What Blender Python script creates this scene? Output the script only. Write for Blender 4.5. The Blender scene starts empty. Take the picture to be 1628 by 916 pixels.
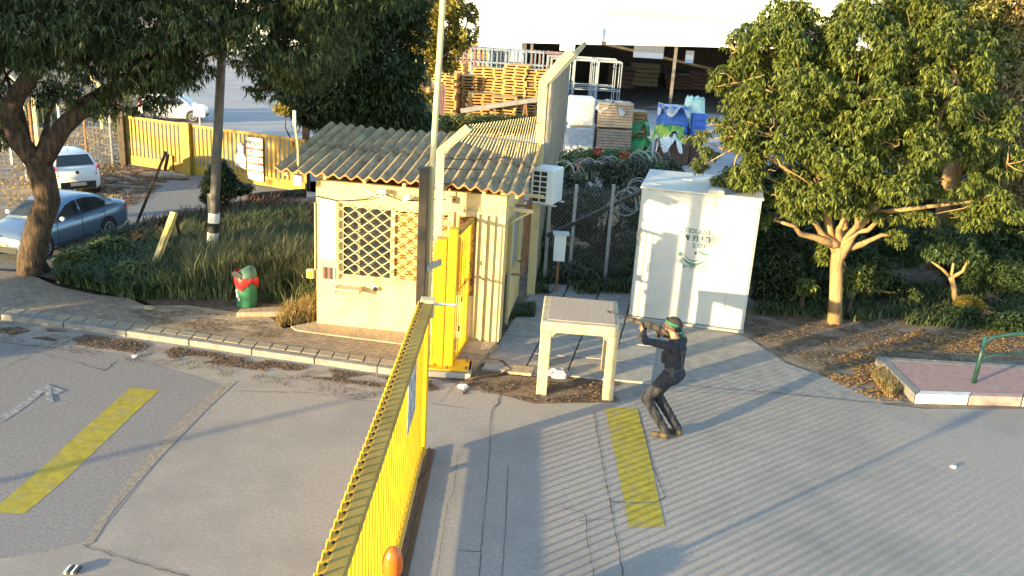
import bpy, math, random
import numpy as np
from mathutils import Vector, Matrix, noise as mnoise

random.seed(7); RNG = np.random.default_rng(7)
SC = bpy.context.scene
COL = SC.collection
PI = math.pi

# ------------------------------------------------------------------ camera
FPX, CH = 1400.0, 5.7
TH, RL = math.radians(17.5), math.radians(3.6)
cf = Vector((0, math.cos(TH), -math.sin(TH)))
cu0 = Vector((0, math.sin(TH), math.cos(TH)))
cr0 = Vector((1, 0, 0))
CR = math.cos(RL) * cr0 + math.sin(RL) * cu0
CU = math.cos(RL) * cu0 - math.sin(RL) * cr0
cam_data = bpy.data.cameras.new('camera')
cam = bpy.data.objects.new('camera', cam_data); COL.objects.link(cam)
M = Matrix.Identity(4)
for i in range(3):
    M[i][0] = CR[i]; M[i][1] = CU[i]; M[i][2] = -cf[i]
M[2][3] = CH
cam.matrix_world = M
cam_data.sensor_width = 36; cam_data.lens = FPX / 1628 * 36
cam_data.clip_end = 6000; cam_data.clip_start = 0.05
SC.camera = cam

# ------------------------------------------------------------------ world, sun, exposure
SUN_EL = math.radians(6.8)
LX, LY = math.sin(math.radians(51.5)), math.cos(math.radians(51.5))      # the way the light travels over the ground
LD = Vector((LX * math.cos(SUN_EL), LY * math.cos(SUN_EL), -math.sin(SUN_EL)))
w = bpy.data.worlds.new('World'); SC.world = w; w.use_nodes = True
nt = w.node_tree; bg = nt.nodes['Background']
sky = nt.nodes.new('ShaderNodeTexSky'); sky.sky_type = 'NISHITA'; sky.sun_disc = False
sky.sun_elevation = SUN_EL
sky.sun_rotation = math.atan2(-LD.x, -LD.y)
sky.air_density = 1.0; sky.dust_density = 0.4; sky.ozone_density = 1.6
nt.links.new(sky.outputs[0], bg.inputs[0]); bg.inputs[1].default_value = 0.15
sd = bpy.data.lights.new('sun', 'SUN'); sd.energy = 3.3; sd.angle = math.radians(0.7); sd.color = (1.0, 0.75, 0.36)
so = bpy.data.objects.new('sun', sd); COL.objects.link(so)
so.rotation_euler = LD.to_track_quat('-Z', 'Y').to_euler()
SC.view_settings.view_transform = 'Standard'; SC.view_settings.look = 'None'
SC.view_settings.gamma = 1; SC.view_settings.exposure = 2.45
SC.render.engine = 'CYCLES'

# ------------------------------------------------------------------ helpers
def at(px, py, z=0.0, Y=None):
    d = cf + (px - 814) / FPX * CR - (py - 458) / FPX * CU
    t = (z - CH) / d.z if Y is None else Y / d.y
    return Vector((0, 0, CH)) + t * d

def lin(c):
    return tuple(c) + (1.0,) if len(c) == 3 else c

MATS = {}
def mat(name, c1, c2=None, scale=3.0, rough=0.8, bump=0.0, bscale=40.0, metal=0.0, c3=None, s3=0.7, t3=0.6, island=False,
        transl=0.0, detail=6.0, spec=0.5, stretch=None, alpha=1.0, f3=0.15, lo=0.35, hi=0.65, emis=None):
    if name in MATS: return MATS[name]
    m = bpy.data.materials.new(name); m.use_nodes = True
    n = m.node_tree; N = n.nodes; L = n.links
    b = N['Principled BSDF']; b.inputs['Roughness'].default_value = rough; b.inputs['Metallic'].default_value = metal
    b.inputs['Specular IOR Level'].default_value = spec
    tc = N.new('ShaderNodeTexCoord'); vec = tc.outputs['Object']
    if stretch:
        mp = N.new('ShaderNodeMapping'); mp.inputs['Scale'].default_value = stretch
        L.new(vec, mp.inputs[0]); vec = mp.outputs[0]
    col = None
    if c2 is None:
        b.inputs['Base Color'].default_value = lin(c1)
    else:
        if island:
            g = N.new('ShaderNodeNewGeometry'); fac = g.outputs['Random Per Island']
            mr = N.new('ShaderNodeMapRange'); L.new(fac, mr.inputs[0]); fac = mr.outputs[0]
        else:
            nz = N.new('ShaderNodeTexNoise'); nz.inputs['Scale'].default_value = scale; nz.inputs['Detail'].default_value = detail
            nz.inputs['Roughness'].default_value = 0.62
            L.new(vec, nz.inputs['Vector'])
            mr = N.new('ShaderNodeMapRange'); mr.inputs[1].default_value = lo; mr.inputs[2].default_value = hi
            L.new(nz.outputs[0], mr.inputs[0]); fac = mr.outputs[0]
        mx = N.new('ShaderNodeMix'); mx.data_type = 'RGBA'
        mx.inputs[6].default_value = lin(c1); mx.inputs[7].default_value = lin(c2)
        L.new(fac, mx.inputs[0]); col = mx.outputs[2]
        if c3 is not None:
            nz2 = N.new('ShaderNodeTexNoise'); nz2.inputs['Scale'].default_value = s3; nz2.inputs['Detail'].default_value = 8
            nz2.inputs['Roughness'].default_value = 0.7
            L.new(vec, nz2.inputs['Vector'])
            mr2 = N.new('ShaderNodeMapRange'); mr2.inputs[1].default_value = t3; mr2.inputs[2].default_value = t3 + f3
            L.new(nz2.outputs[0], mr2.inputs[0])
            mx2 = N.new('ShaderNodeMix'); mx2.data_type = 'RGBA'
            L.new(mr2.outputs[0], mx2.inputs[0]); L.new(col, mx2.inputs[6]); mx2.inputs[7].default_value = lin(c3)
            col = mx2.outputs[2]
        L.new(col, b.inputs['Base Color'])
    if bump:
        nb = N.new('ShaderNodeTexNoise'); nb.inputs['Scale'].default_value = bscale; nb.inputs['Detail'].default_value = 5
        L.new(vec, nb.inputs['Vector'])
        bp = N.new('ShaderNodeBump'); bp.inputs['Strength'].default_value = bump; bp.inputs['Distance'].default_value = 0.02
        L.new(nb.outputs[0], bp.inputs['Height']); L.new(bp.outputs[0], b.inputs['Normal'])
    if emis:
        b.inputs['Emission Color'].default_value = lin(emis[:3]); b.inputs['Emission Strength'].default_value = emis[3]
    if transl > 0:
        tr = N.new('ShaderNodeBsdfTranslucent'); ms = N.new('ShaderNodeMixShader'); ms.inputs[0].default_value = transl
        if col is not None: L.new(col, tr.inputs[0])
        else: tr.inputs[0].default_value = lin(c1)
        out = N['Material Output']
        L.new(b.outputs[0], ms.inputs[1]); L.new(tr.outputs[0], ms.inputs[2]); L.new(ms.outputs[0], out.inputs[0])
    MATS[name] = m
    return m

class MB:
    """collects geometry, then links it as ONE mesh object"""
    def __init__(s): s.V = []; s.F = []; s.I = []
    def _add(s, V, F, mi=0):
        o = len(s.V); s.V += [tuple(v) for v in V]; s.F += [tuple(i + o for i in f) for f in F]; s.I += [mi] * len(F); return s
    def box(s, c, sz, rz=0.0, mi=0, R=None):
        hx, hy, hz = sz[0] / 2, sz[1] / 2, sz[2] / 2
        R = R or Matrix.Rotation(rz, 3, 'Z'); c = Vector(c)
        V = [c + R @ Vector((x * hx, y * hy, z * hz)) for x in (-1, 1) for y in (-1, 1) for z in (-1, 1)]
        return s._add(V, [(0, 1, 3, 2), (4, 6, 7, 5), (0, 4, 5, 1), (2, 3, 7, 6), (0, 2, 6, 4), (1, 5, 7, 3)], mi)
    def bar(s, p, q, w, h, mi=0, up=(0, 0, 1)):
        p = Vector(p); q = Vector(q); d = (q - p); l = d.length; d.normalize(); up = Vector(up)
        if abs(d.dot(up)) > 0.98: up = Vector((0, 1, 0))
        y = up.cross(d).normalized(); z = d.cross(y)
        R = Matrix((d, y, z)).transposed()
        return s.box((p + q) / 2, (l, w, h), mi=mi, R=R)
    def tube(s, pts, r, n=8, mi=0, cap=True):
        pts = [Vector(p) for p in pts]; rs = r if isinstance(r, (list, tuple)) else [r] * len(pts)
        V = []; F = []; ref = None
        for i, p in enumerate(pts):
            a = pts[max(i - 1, 0)]; b = pts[min(i + 1, len(pts) - 1)]; d = (b - a)
            d = d.normalized() if d.length > 1e-9 else Vector((0, 0, 1))
            if ref is None:
                ref = Vector((1, 0, 0)) if abs(d.x) < 0.9 else Vector((0, 1, 0))
            u = (ref - d * ref.dot(d)).normalized(); v = d.cross(u); ref = u
            for k in range(n):
                t = 2 * PI * k / n; V.append(p + (u * math.cos(t) + v * math.sin(t)) * rs[i])
        for i in range(len(pts) - 1):
            for k in range(n):
                a = i * n + k; b = i * n + (k + 1) % n; F.append((a, b, b + n, a + n))
        if cap:
            F.append(tuple(range(n - 1, -1, -1))); F.append(tuple(range((len(pts) - 1) * n, len(pts) * n)))
        return s._add(V, F, mi)
    def cyl(s, p, q, r, n=12, mi=0, r2=None): return s.tube([p, q], [r, r2 if r2 is not None else r], n, mi)
    def prism(s, poly, z0, z1, mi=0, mi_side=None):
        n = len(poly); A = sum(poly[i][0] * poly[(i + 1) % n][1] - poly[(i + 1) % n][0] * poly[i][1] for i in range(n))
        if A < 0: poly = poly[::-1]
        V = [(p[0], p[1], z0) for p in poly] + [(p[0], p[1], z1) for p in poly]
        s._add(V, [tuple(range(n - 1, -1, -1)), tuple(range(n, 2 * n))], mi)
        o = len(s.V) - 2 * n
        for i in range(n):
            j = (i + 1) % n; s.F.append((o + i, o + j, o + n + j, o + n + i)); s.I.append(mi if mi_side is None else mi_side)
        return s
    def sheet(s, poly, z, mi=0):
        n = len(poly); A = sum(poly[i][0] * poly[(i + 1) % n][1] - poly[(i + 1) % n][0] * poly[i][1] for i in range(n))
        if A < 0: poly = poly[::-1]
        return s._add([(p[0], p[1], z) for p in poly], [tuple(range(n))], mi)
    def loft(s, rings, mi=0, closed=True, cap=True):
        n = len(rings[0]); V = [p for r in rings for p in r]; F = []
        for i in range(len(rings) - 1):
            for k in range(n if closed else n - 1):
                a = i * n + k; b = i * n + (k + 1) % n; F.append((a, b, b + n, a + n))
        if cap and closed:
            F.append(tuple(range(n - 1, -1, -1))); F.append(tuple(range((len(rings) - 1) * n, len(rings) * n)))
        return s._add(V, F, mi)
    def ball(s, c, r, n=10, m=7, mi=0, sc=(1, 1, 1)):
        c = Vector(c); rings = []
        for j in range(m + 1):
            ph = PI * j / m; rr = max(math.sin(ph), 0.001) * r
            rings.append([c + Vector((rr * math.cos(2 * PI * k / n) * sc[0], rr * math.sin(2 * PI * k / n) * sc[1], -math.cos(ph) * r * sc[2])) for k in range(n)])
        return s.loft(rings, mi)
    def build(s, name, mats, parent=None, smooth=False, local=False, bevel=0.0, auto=None):
        me = bpy.data.meshes.new(name); me.from_pydata([tuple(v) for v in s.V], [], s.F)
        if not isinstance(mats, (list, tuple)): mats = [mats]
        for m in mats: me.materials.append(m)
        me.polygons.foreach_set('material_index', s.I)
        if smooth: me.polygons.foreach_set('use_smooth', [True] * len(s.F))
        me.update()
        o = bpy.data.objects.new(name, me); COL.objects.link(o)
        if parent is not None:
            o.parent = parent
            if not local: o.matrix_parent_inverse = pw(parent).inverted()
        if bevel > 0:
            b = o.modifiers.new('bevel', 'BEVEL'); b.width = bevel; b.segments = 2; b.limit_method = 'ANGLE'; b.angle_limit = math.radians(40)
        return o

def pw(o):
    m = Matrix.Translation(o.location) @ o.rotation_euler.to_matrix().to_4x4() @ Matrix.Diagonal(o.scale.to_4d())
    return (pw(o.parent) @ o.matrix_parent_inverse @ m) if o.parent else m
def tag(o, label=None, cat=None, group=None, kind=None):
    if label: o['label'] = label
    if cat: o['category'] = cat
    if group: o['group'] = group
    if kind: o['kind'] = kind
    return o
def struct(o): o['kind'] = 'structure'; return o
def thing(name, label, cat, loc=(0, 0, 0), rz=0.0, group=None):
    o = bpy.data.objects.new(name, None); COL.objects.link(o); o.empty_display_size = 0.2
    o.location = loc; o.rotation_euler = (0, 0, rz)
    return tag(o, label, cat, group)
def kids(o): return [c for c in COL.objects if c.parent == o]
def copy_tree(o, parent=None):
    c = o.copy(); COL.objects.link(c)
    if parent is not None: c.parent = parent
    for k in kids(o): copy_tree(k, c)
    return c
def text(name, s, size, m, origin, right, up, parent=None, depth=0.0, bold=0.0):
    """lettering turned into a mesh and laid on a surface at origin"""
    cu = bpy.data.curves.new(name, 'FONT'); cu.body = s; cu.size = size; cu.align_x = 'CENTER'; cu.align_y = 'CENTER'; cu.extrude = depth
    cu.resolution_u = 2; cu.offset = size * bold
    t = bpy.data.objects.new(name, cu); COL.objects.link(t)
    dg = bpy.context.evaluated_depsgraph_get(); me = bpy.data.meshes.new_from_object(t.evaluated_get(dg))
    bpy.data.objects.remove(t)
    right = Vector(right).normalized(); up = Vector(up).normalized(); nn = right.cross(up)
    X = Matrix((right, up, nn)).transposed().to_4x4(); X.translation = Vector(origin)
    me.transform(X); me.materials.clear(); me.materials.append(m)
    o = bpy.data.objects.new(name, me); COL.objects.link(o)
    if parent is not None: o.parent = parent; o.matrix_parent_inverse = pw(parent).inverted()
    return o

# foliage ------------------------------------------------------------
def leaf_mesh(name, C, m, L=0.16, W=0.05, droop=0.4, fan=1, spread=1.0, parent=None, curl=0.25, jit=0.35):
    """C: (n,3) cluster centres; fan leaves per cluster radiate out and hang"""
    C = np.asarray(C, float); n = len(C) * fan
    P = np.repeat(C, fan, 0)
    az = RNG.uniform(0, 2 * PI, n); el = RNG.normal(-droop, 0.45 * spread, n)
    d = np.stack([np.cos(az) * np.cos(el), np.sin(az) * np.cos(el), np.sin(el)], 1)
    up = RNG.normal(0, jit, (n, 3)) + np.array([0, 0, 1.0])
    sd_ = np.cross(d, up); sd_ /= np.linalg.norm(sd_, axis=1, keepdims=True) + 1e-9
    ln = L * RNG.uniform(0.65, 1.25, n)[:, None]; wd = W * RNG.uniform(0.7, 1.2, n)[:, None]
    if fan == 1: P = P - d * ln * 0.5
    mid = P + d * ln * 0.5; tip = P + d * ln + np.array([0, 0, -1.0]) * ln * curl
    nrm = np.cross(sd_, d)
    V = np.stack([P, mid + sd_ * wd / 2, tip, mid - sd_ * wd / 2], 1).reshape(-1, 3)
    me = bpy.data.meshes.new(name)
    me.vertices.add(n * 4); me.vertices.foreach_set('co', V.ravel())
    me.loops.add(n * 4); me.loops.foreach_set('vertex_index', np.arange(n * 4, dtype=np.int32))
    me.polygons.add(n); me.polygons.foreach_set('loop_start', np.arange(0, n * 4, 4, dtype=np.int32))
    me.update(calc_edges=True); me.materials.append(m)
    o = bpy.data.objects.new(name, me); COL.objects.link(o)
    if parent is not None: o.parent = parent; o.matrix_parent_inverse = pw(parent).inverted()
    return o
def lobes_points(lobes, n, inner=0.35, freq=0.9, thr=-0.15, seed=0.0):
    """points in ellipsoid lobes, denser toward the outside, with noise gaps"""
    vol = np.array([l[1][0] * l[1][1] * l[1][2] for l in lobes]) ** 0.75; vol /= vol.sum()
    out = []; tries = 0
    while len(out) < n and tries < 60:
        tries += 1
        k = RNG.choice(len(lobes), n, p=vol)
        v = RNG.normal(0, 1, (n, 3)); v /= np.linalg.norm(v, axis=1, keepdims=True)
        r = RNG.uniform(inner ** 3, 1, n) ** (1 / 3)
        c = np.array([lobes[i][0] for i in k]); R = np.array([lobes[i][1] for i in k])
        p = c + v * R * r[:, None]
        for q in p:
            if mnoise.noise(Vector((q[0] * freq + seed, q[1] * freq, q[2] * freq))) > thr or thr <= -1: out.append(q)
            if len(out) >= n: break
    return np.array(out)
def gnarl(a, b, k=5, amp=0.12, sag=0.0):
    a = Vector(a); b = Vector(b); L = (b - a).length; pts = []
    for i in range(k + 1):
        t = i / k; p = a.lerp(b, t)
        if 0 < i < k: p += Vector((random.uniform(-1, 1), random.uniform(-1, 1), random.uniform(-1, 1))) * amp * L * 0.35
        p.z += sag * math.sin(PI * t) * L; pts.append(p)
    return pts
def tree(name, label, cat, base, trunk_paths, lobes, n, leafmat, barkmat, L=0.16, W=0.05, fan=1, droop=0.4, group=None, twigs=2, tw=0.035, curl=0.25,
         inner=0.35, freq=0.9, thr=-0.15, spread=1.0):
    t = thing(name, label, cat, base, group=group)
    mb = MB()
    for path, r in trunk_paths: mb.tube(path, r, 9)
    ends = [Vector(p[-1]) for p, r in trunk_paths]; er = [r[-1] if isinstance(r, (list, tuple)) else r for p, r in trunk_paths]
    for c, R in lobes:
        c = Vector(c); i = min(range(len(ends)), key=lambda k: (ends[k] - c).length)
        r0 = min(er[i] * 0.8, 0.09); mb.tube(gnarl(ends[i], c, 5, 0.2), [r0 * (1 - 0.14 * k) for k in range(6)], 6)
        for _ in range(twigs):
            v = Vector((random.gauss(0, 1), random.gauss(0, 1), random.gauss(0, 1) + 0.3)).normalized()
            q = c + Vector((v.x * R[0], v.y * R[1], v.z * R[2])) * 0.85
            mb.tube(gnarl(c, q, 4, 0.25), [tw, tw * .8, tw * .6, tw * .4, tw * .25], 5)
    mb.build('trunk', barkmat, t, smooth=True)
    P = lobes_points(lobes, n, inner, freq, thr, seed=base[0] * 1.7)
    leaf_mesh('crown', P, leafmat, L, W, droop, fan, spread, t, curl)
    return t

# ------------------------------------------------------------------ materials
ASPH = mat('asphalt', (0.25, 0.222, 0.195), (0.355, 0.32, 0.285), 22, 0.92, 0.35, 120, c3=(0.215, 0.20, 0.185), s3=0.35, t3=0.47, f3=0.2, lo=0.3, hi=0.72)
ASPH2 = mat('old asphalt', (0.16, 0.155, 0.155), (0.25, 0.24, 0.23), 9, 0.93, 0.3, 90, c3=(0.27, 0.24, 0.20), s3=0.4, t3=0.55)
CONC = mat('concrete slab', (0.25, 0.24, 0.225), (0.36, 0.34, 0.31), 6, 0.9, 0.25, 70, c3=(0.22, 0.19, 0.155), s3=0.6, t3=0.55)
YARD = mat('yard concrete', (0.26, 0.255, 0.26), (0.34, 0.33, 0.33), 0.5, 0.9, 0.1, 20, c3=(0.36, 0.31, 0.27), s3=0.09, t3=0.5)
DIRT = mat('dry dirt', (0.13, 0.095, 0.065), (0.26, 0.20, 0.14), 4, 0.95, 0.35, 9, c3=(0.08, 0.06, 0.045), s3=1.3, t3=0.55)
SAND = mat('sandy ground', (0.30, 0.23, 0.155), (0.42, 0.33, 0.23), 2.2, 0.95, 0.7, 14, c3=(0.20, 0.145, 0.09), s3=0.5, t3=0.54)
KERB = mat('kerb concrete', (0.17, 0.165, 0.155), (0.27, 0.255, 0.235), 7, 0.9, 0.2, 60)
YEL = mat('yellow paint', (0.66, 0.36, 0.008), (0.76, 0.45, 0.015), 5, 0.45, 0.04, 40, c3=(0.34, 0.17, 0.02), s3=5, t3=0.60, f3=.12)
YELD = mat('old yellow paint', (0.30, 0.19, 0.02), (0.42, 0.28, 0.035), 8, 0.6, 0.06, 40, c3=(0.38, 0.30, 0.10), s3=3.0, t3=0.6)
ORY = mat('deep yellow paint', (0.70, 0.24, 0.006), (0.76, 0.30, 0.012), 4, 0.4, 0.03, 30)
LINE = mat('yellow road paint', (0.27, 0.22, 0.022), (0.40, 0.33, 0.035), 9, 0.85, 0.3, 120, c3=(0.25, 0.23, 0.13), s3=4, t3=0.50, f3=0.2)
CREAM = mat('cream render', (0.60, 0.46, 0.20), (0.68, 0.54, 0.27), 2.5, 0.85, 0.12, 60, c3=(0.42, 0.31, 0.15), s3=1.6, t3=0.58, f3=.2)
CREAMP = mat('cream paint', (0.52, 0.41, 0.20), (0.60, 0.49, 0.27), 6, 0.6, 0.05, 40)
GREYM = mat('grey metal', (0.28, 0.29, 0.30), (0.38, 0.39, 0.40), 6, 0.5, 0.03, 40, metal=0.3)
GALV = mat('galvanised metal', (0.45, 0.46, 0.47), (0.60, 0.60, 0.60), 9, 0.45, 0.02, 40, metal=0.5)
DARKM = mat('dark brown metal', (0.035, 0.025, 0.02), (0.075, 0.055, 0.04), 8, 0.5, 0.05, 40, metal=0.2)
BLACK = mat('black rubber', (0.015, 0.015, 0.016), (0.03, 0.03, 0.03), 10, 0.7)
RUST = mat('rusty metal', (0.16, 0.075, 0.04), (0.30, 0.16, 0.08), 14, 0.85, 0.2, 60)
WHITE = mat('white paint', (0.74, 0.75, 0.74), (0.82, 0.82, 0.80), 1.5, 0.5, 0.02, 20, c3=(0.62, 0.62, 0.58), s3=1.4, t3=0.62)
GLASS = mat('dark glass', (0.02, 0.025, 0.03), (0.05, 0.055, 0.05), 3, 0.08, spec=0.8)
ROOF = mat('weathered asbestos cement', (0.25, 0.175, 0.09), (0.42, 0.32, 0.175), 7, 0.95, 0.12, 60, c3=(0.09, 0.07, 0.045), s3=3.8, t3=0.47, f3=0.25, stretch=(1.6, .35, 1))
ROOFEDGE = mat('sunlit lichen eave edge', (0.50, 0.16, 0.05), (0.60, 0.24, 0.08), 9, 0.85)  # orange of the sunlit, lichen-grown sheet edge put into the colour
BARK = mat('dark bark', (0.030, 0.021, 0.015), (0.095, 0.062, 0.038), 14, 0.95, 1.0, 40, stretch=(1, 1, 0.25), lo=.42, hi=.6)
BARK2 = mat('pale bark', (0.24, 0.15, 0.07), (0.40, 0.26, 0.12), 7, 0.9, 0.8, 30, stretch=(1, 1, 0.3), c3=(.14, .09, .05), s3=5, t3=.56)
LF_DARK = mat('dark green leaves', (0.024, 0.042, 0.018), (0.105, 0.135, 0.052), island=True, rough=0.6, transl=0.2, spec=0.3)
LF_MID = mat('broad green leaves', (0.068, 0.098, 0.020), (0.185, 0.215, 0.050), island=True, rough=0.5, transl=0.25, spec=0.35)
LF_GOLD = mat('golden leaves', (0.20, 0.17, 0.03), (0.42, 0.33, 0.06), island=True, rough=0.6, transl=0.25)
LF_OLIVE = mat('olive leaves', (0.12, 0.135, 0.04), (0.32, 0.32, 0.10), island=True, rough=0.65, transl=0.2)
LF_BROWN = mat('bronze leaves', (0.20, 0.15, 0.065), (0.42, 0.33, 0.15), island=True, rough=0.65, transl=0.2)
LF_HEDGE = mat('hedge leaves', (0.022, 0.045, 0.016), (0.09, 0.14, 0.05), island=True, rough=0.55, transl=0.2)
GRASSM = mat('long grass', (0.03, 0.055, 0.02), (0.18, 0.21, 0.09), island=True, rough=0.7, transl=0.2)
DRYG = mat('dry grass', (0.22, 0.15, 0.05), (0.46, 0.34, 0.13), island=True, rough=0.8, transl=0.2)
LITM = mat('leaf litter', (0.07, 0.045, 0.03), (0.26, 0.17, 0.10), island=True, rough=0.9)
REDG = mat('reddish weeds', (0.10, 0.05, 0.03), (0.22, 0.12, 0.07), island=True, rough=0.8)
WOOD = mat('pallet wood', (0.34, 0.19, 0.06), (0.52, 0.31, 0.11), 3, 0.85, 0.1, 30)
WOOD2 = mat('grey wood', (0.26, 0.21, 0.16), (0.40, 0.33, 0.25), 4, 0.85, 0.15, 30)
TIRE = mat('tyre rubber', (0.02, 0.02, 0.021), (0.035, 0.035, 0.035), 10, 0.8)
INK = mat('black print', (0.03, 0.035, 0.035))
PAPER = mat('printed white board', (0.74, 0.74, 0.72), (0.80, 0.80, 0.78), 4, 0.5)
REDP = mat('red print', (0.50, 0.07, 0.06), (0.58, 0.10, 0.08), 6, 0.5)

# ================================================================== SETTING
def pp(lst, z=0.0): return [(v.x, v.y) for v in (at(a, b, z) for a, b in lst)]
g = MB().sheet([(-1500, -300), (1500, -300), (1500, 3000), (-1500, 3000)], -0.012); struct(g.build('ground', DIRT))
PZ = 0.10
kerb_px = [(-420, 452), (-150, 484), (0, 500), (100, 513), (200, 527), (300, 541), (400, 556), (500, 570), (600, 584), (668, 593)]
kerb_xy = pp(kerb_px, PZ)
# main road
rb = [(p[0], p[1] + 0.1) for p in kerb_xy] + pp([(745, 614), (850, 642), (965, 640), (1060, 622), (1250, 628), (1400, 642), (1470, 650), (1640, 650), (2400, 700)])
mr = MB().sheet([(-30, -12), (30, -12), (30, rb[-1][1])] + rb[::-1] + [(-30, rb[0][1])], 0.0)
struct(mr.build('road', ASPH))
# concrete apron by the container
ap = MB().sheet(pp([(965, 640), (975, 600), (985, 545), (1000, 505), (1175, 532), (1200, 545), (1250, 578), (1330, 606), (1440, 640), (1400, 642), (1250, 628), (1060, 622)]), 0.003)
struct(ap.build('concrete_apron', mat('pale apron concrete', (0.21, 0.20, 0.185), (0.30, 0.285, 0.26), 5, 0.92, 0.3, 60, c3=(0.16, 0.15, 0.14), s3=1.1, t3=0.55)))
# dirt under the table and around the post foot
struct(MB().sheet(pp([(735, 600), (790, 596), (855, 600), (860, 575), (985, 575), (985, 640), (965, 640), (850, 642), (745, 614)]), 0.002).build('bare_soil', LITM if False else mat('brown soil', (0.10, 0.07, 0.045), (0.22, 0.16, 0.11), 9, 0.95, 0.9, 40)))
# large paving slabs on the path beside the booth
sl = MB(); su = Vector((0.99, -0.06, 0)); sv = Vector((0.19, 0.98, 0)); o0 = at(762, 588)
for i in range(4):
    for j in range(6):
        if (i, j) in ((0, 0), (3, 0)) and False: continue
        q = o0 + su * (i * 0.71 + 0.04) + sv * (j * 0.86)
        z = random.uniform(0.028, 0.045)
        P = [q, q + su * 0.68, q + su * 0.68 + sv * 0.83, q + sv * 0.83]
        sl.prism([(v.x, v.y) for v in P], -0.02, z)
struct(sl.build('path_slabs', CONC, bevel=0.012))
# pavement and kerb
pb = pp([(745, 590), (792, 548), (640, 532), (504, 515), (452, 522), (350, 508), (240, 490), (205, 474), (150, 468), (90, 455), (62, 442), (28, 432), (-100, 426), (-420, 420)], PZ)
kin = [(p[0] - 0.0, p[1] + 0.16) for p in kerb_xy]
kin2 = [(p[0], p[1] + 0.36) for p in kerb_xy]
m_p = mat('pavers', (0.24, 0.19, 0.14), (0.35, 0.28, 0.21), 6, 0.93, 0.35, 50, c3=(0.42, 0.32, 0.20), s3=0.45, t3=0.50)
# brick joints for the pavers
n_ = m_p.node_tree; bs = n_.nodes['Principled BSDF']; src = bs.inputs['Base Color'].links[0].from_socket
br = n_.nodes.new('ShaderNodeTexBrick'); br.inputs['Scale'].default_value = 1.0; br.inputs['Brick Width'].default_value = 0.2; br.inputs['Row Height'].default_value = 0.1
br.inputs['Mortar Size'].default_value = 0.008; br.inputs['Color1'].default_value = (1, 1, 1, 1); br.inputs['Color2'].default_value = (0.82, 0.80, 0.80, 1); br.inputs['Mortar'].default_value = (0.5, 0.47, 0.43, 1)
tcx = n_.nodes.new('ShaderNodeTexCoord'); mpx = n_.nodes.new('ShaderNodeMapping'); mpx.inputs['Rotation'].default_value = (0, 0, 0.2)
n_.links.new(tcx.outputs['Object'], mpx.inputs[0]); n_.links.new(mpx.outputs[0], br.inputs['Vector'])
mm = n_.nodes.new('ShaderNodeMix'); mm.data_type = 'RGBA'; mm.blend_type = 'MULTIPLY'; mm.inputs[0].default_value = 1
n_.links.new(src, mm.inputs[6]); n_.links.new(br.outputs[0], mm.inputs[7]); n_.links.new(mm.outputs[2], bs.inputs['Base Color'])
pv = MB().prism(kin2 + pb, -0.01, PZ); struct(pv.build('pavement', m_p))
KY = mat('pale kerb pavers', (0.24, 0.21, 0.16), (0.33, 0.29, 0.21), 7, 0.9, 0.2, 60)
kb = MB()
for a, b, c, d in zip(kerb_xy[:-1], kerb_xy[1:], kin[:-1], kin[1:]):
    L_ = math.hypot(b[0] - a[0], b[1] - a[1]); k = max(1, round(L_ / 0.95))
    for i in range(k):
        f = lambda P, Q, t: (P[0] + (Q[0] - P[0]) * t, P[1] + (Q[1] - P[1]) * t)
        t0 = i / k + 0.006; t1 = (i + 1) / k - 0.006
        kb.prism([f(a, b, t0), f(a, b, t1), f(c, d, t1), f(c, d, t0)], -0.03, PZ + random.uniform(0.0, 0.008))
struct(kb.build('kerb', KERB, bevel=0.015))
kb = MB()
for a, b, c, d in zip(kin[:-1], kin[1:], kin2[:-1], kin2[1:]):
    L_ = math.hypot(b[0] - a[0], b[1] - a[1]); k = max(1, round(L_ / 0.30))
    for i in range(k):
        t0 = i / k + 0.012; t1 = (i + 1) / k - 0.012
        kb.prism([f(a, b, t0), f(a, b, t1), f(c, d, t1), f(c, d, t0)], -0.03, PZ + 0.004 + random.uniform(0.0, 0.006))
struct(kb.build('kerb_pavers', KY))
# planting bed soil, back road, dirt lot, yard
bed = pp([(60, 446), (150, 470), (205, 476), (240, 492), (350, 510), (452, 524), (504, 516), (506, 330), (480, 318), (420, 318), (330, 335), (215, 362), (150, 400), (100, 425)], 0.0)
struct(MB().sheet(bed, 0.104).build('planting_soil', mat('bed soil', (0.06, 0.042, 0.03), (0.15, 0.11, 0.075), 7, 0.95, 0.9, 25)))
struct(MB().sheet(pp([(-300, 420), (-100, 424), (30, 430), (62, 440), (100, 424), (150, 400), (215, 362), (330, 335), (420, 318), (480, 318), (520, 318), (520, 290), (400, 282), (300, 272), (262, 292), (230, 318), (190, 335), (100, 348), (0, 362), (-300, 396)]), 0.0).build('side_road', ASPH2))
struct(MB().sheet([(-13.6, 29.2), (-6.2, 26.6), (2.0, 26.5), (2.0, 29.0), (60, 29.0), (60, 160), (-40, 160), (-24, 60)], 0.0).build('yard', YARD))
struct(MB().sheet(pp([(452, 524), (430, 505), (300, 486), (200, 486), (240, 505), (420, 530)], PZ), PZ + 0.006).build('sandy_patch', SAND))
struct(MB().prism(pp([(462, 520), (504, 512), (640, 530), (790, 545), (770, 566), (700, 556), (600, 543), (520, 533), (470, 526)], PZ), PZ - 0.02, PZ + 0.02).build('booth_apron', SAND, bevel=0.01))
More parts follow.
